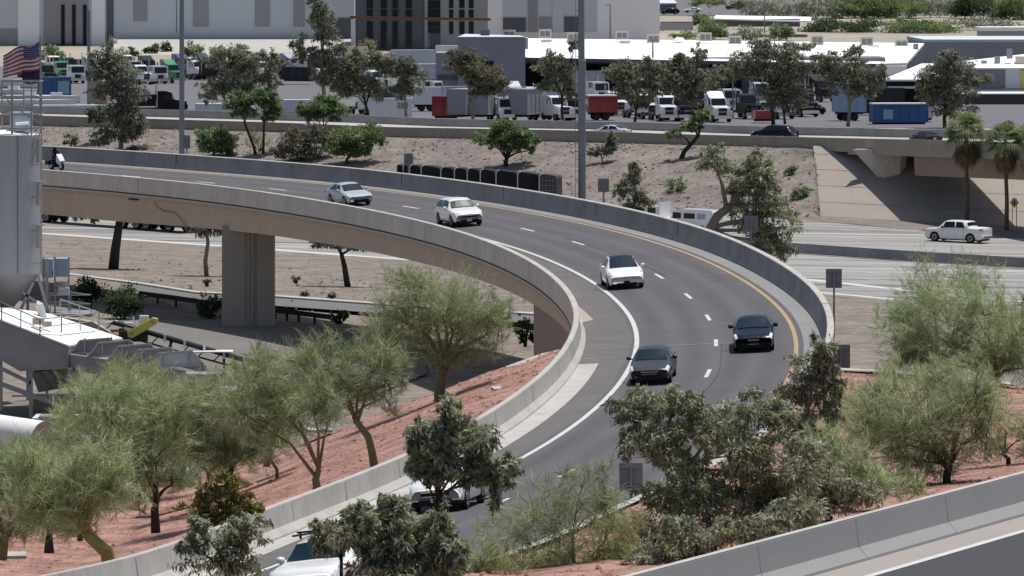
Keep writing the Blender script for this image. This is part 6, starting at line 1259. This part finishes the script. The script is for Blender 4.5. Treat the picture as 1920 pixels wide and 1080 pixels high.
rw('widest eucalyptus of the row, before the white roof right of the pale lamp post', (1450, 228), [(1420, 112, 50, 22), (1470, 102, 44, 20), (1440, 140, 56, 24), (1500, 126, 36, 22), (1462, 168, 42, 22), (1392, 128, 32, 22), (1430, 86, 34, 12), (1500, 90, 30, 12)], trunk=.24)
rw('eucalyptus above the pale grey box trailer, right of the widest one', (1590, 228), [(1560, 140, 36, 24), (1600, 130, 40, 20), (1590, 165, 42, 22), (1640, 140, 26, 22), (1606, 98, 20, 13), (1550, 112, 32, 18), (1625, 170, 26, 18)], bark='bark_eu', trunk=.22)
rw('greenish eucalyptus before the service building, left of the palms', (1772, 236), [(1750, 140, 32, 22), (1790, 135, 40, 24), (1760, 175, 36, 22), (1800, 170, 40, 22), (1740, 166, 22, 22), (1778, 206, 46, 18), (1776, 106, 20, 16), (1835, 148, 26, 10)], trunk=.24, cov=1.1)
rw('small dark low-branched eucalyptus between red car and pale box trailer', (1472, 228), [(1470, 188, 38, 20), (1450, 175, 24, 14), (1495, 178, 24, 14)], trunk=.16, path_=[(1470, 215)])
# far greenery
GF = 'far trees and shrubs beyond the yard'
def far(lab, kind, cx, cy, rx, ry, D=None, cov=1.5, sc=1.8):
    D = D or min(G(cx, cy+ry).y, 1500); return shrub(lab, kind, cx, cy, rx, ry, D, None, cy+ry, 'far_tree', cov, sc, GF, 'tree')
for a in (('green shrub beside the striped flag below the far warehouse', 'mq', 98, 102, 24, 15), ('far round shrub on pale ground, right of the thin pole', 'dk', 282, 92, 16, 10), ('far shrub left of the left mast on pale ground', 'dk', 312, 88, 14, 12), ('far low hedge left of the tall dark eucalyptus top', 'dk', 245, 98, 14, 8), ('far shrub right of the left mast', 'mq', 362, 92, 20, 14), ('bright green tree below the slate building windows', 'mq', 742, 80, 28, 14), ('olive tree right of the bright green one', 'pvy', 786, 83, 18, 10), ('green tree below the slate building, right end', 'mq', 832, 80, 28, 13), ('grey tree below the slate building, left end', 'gr', 692, 86, 20, 17),
          ('dark round tree at the foot of the white warehouse wall', 'dk', 1165, 55, 11, 9), ('green tree at the foot of the white warehouse wall', 'mq', 1195, 62, 22, 9), ('far tree at the right corner of the white warehouse', 'mq', 1232, 50, 16, 8), ('green tree above the white roof near the utility poles', 'mq', 1338, 56, 30, 18), ('bushy tree between far shed and white roof', 'eum', 1410, 62, 36, 16), ('light green tree left of the far shed', 'mq', 1320, 36, 24, 12), ('far green tree behind the far shed', 'mq', 1462, 60, 24, 16), ('round bush before the far block wall', 'mq', 1280, 66, 26, 9)):
    far(*a)
for i, (cx, cy, rx, ry, kd, w_) in enumerate(((1330, 2, 34, 12, 'mq', 'green far tree at the top edge right of the small far house'), (1440, 14, 56, 24, 'eum', 'dusty far tree behind the far shed poles'), (1395, 8, 24, 12, 'gr', 'brownish far tree near the top edge'), (1530, 12, 56, 26, 'eum', 'grey-green far tree, first from the left along the upper right edge'), (1600, 10, 60, 28, 'mq', 'green far tree, second along the upper right edge'), (1680, 10, 60, 28, 'mq', 'green far tree, third along the upper right edge'), (1760, 8, 60, 26, 'eum', 'dusty far tree, fourth along the upper right edge'), (1830, 12, 60, 28, 'dk', 'dark far tree, fifth along the upper right edge'), (1905, 14, 56, 34, 'mq', 'green far tree in the upper right corner'), (1580, 48, 80, 16, 'dk', 'far hedge below the second far tree, upper right'), (1725, 50, 80, 16, 'mq', 'far hedge behind the grey hall'), (1850, 44, 70, 14, 'eum', 'dusty far hedge above the pale flat building'))):
    far(w_, kd, cx, cy, rx, ry, D=1360-cy*3)
# palms
def palm(label, px, pyb, pyc, D, rad, seed):
    rg = random.Random(seed); b = Q(px, pyb, D); c = Q(px-2, pyc, D); h = c-b; k = D/F; Rr = rad*k
    t = root('fan_palm', label, 'palm tree', b, 'fan palms before the overpass')
    MB().tube([Vector((0, 0, -.4)), h*.3+Vector((.08, 0, 0)), h*.7, h], [.24, .19, .18, .22], 10).build('trunk', 'bark_palm', t, True, False)
    def fronds(name, n, mats, el0, el1, ln):
        V, Fc, mi = [], [], []
        for i in range(n):
            az = rg.uniform(0, 2*math.pi); el = rg.uniform(el0, el1); L = ln*rg.uniform(.75, 1.1); d = Vector((math.cos(az)*math.cos(el), math.sin(az)*math.cos(el), math.sin(el)))
            st = h+Vector((0, 0, rg.uniform(-.3, .3))) if el0 > -.8 else h+Vector((0, 0, rg.uniform(-1.2, -.1))); tip0 = st+d*L*.5; side = d.cross(Vector((0, 0, 1))).normalized(); upv = side.cross(d)
            V += [st+side*.03, st-side*.03, tip0]; Fc.append((len(V)-3, len(V)-2, len(V)-1)); mi.append(0)
            for j in range(13):
                a = -1.25+2.5*j/12; dd = (d*math.cos(a)+side*math.sin(a)).normalized(); l2 = L*.62*(.7+.3*math.cos(a)); e_ = tip0+dd*l2+Vector((0, 0, -.28*l2*l2-abs(a)*.1)); m_ = tip0+dd*l2*.55+upv*.04; ws_ = dd.cross(upv).normalized()*.05
                V += [tip0, m_+ws_, e_, m_-ws_]; q = len(V); Fc.append((q-4, q-3, q-2, q-1)); mi.append(rg.randrange(len(mats)))
        me = bpy.data.meshes.new(name); me.from_pydata([tuple(v) for v in V], [], Fc)
        for m in mats: me.materials.append(m)
        me.polygons.foreach_set('material_index', mi); o = bpy.data.objects.new(name, me); C.objects.link(o); o.parent = t
    fronds('crown', 80, LEAF['palm'], -.35, 1.3, Rr*.95); fronds('dead_skirt', 64, LEAF['dead'], -1.45, -.75, Rr*.8)
palm('fan palm with a shaggy dead skirt, left of two in front of the overpass', 1813, 428, 250, 506, 50, 1)
palm('fan palm with brown dead skirt next to the yellow warning sign, right of two', 1887, 424, 266, 497, 46, 2)
palm('fan palm cut by the right edge, only fronds showing', 1938, 428, 262, 499, 46, 3)
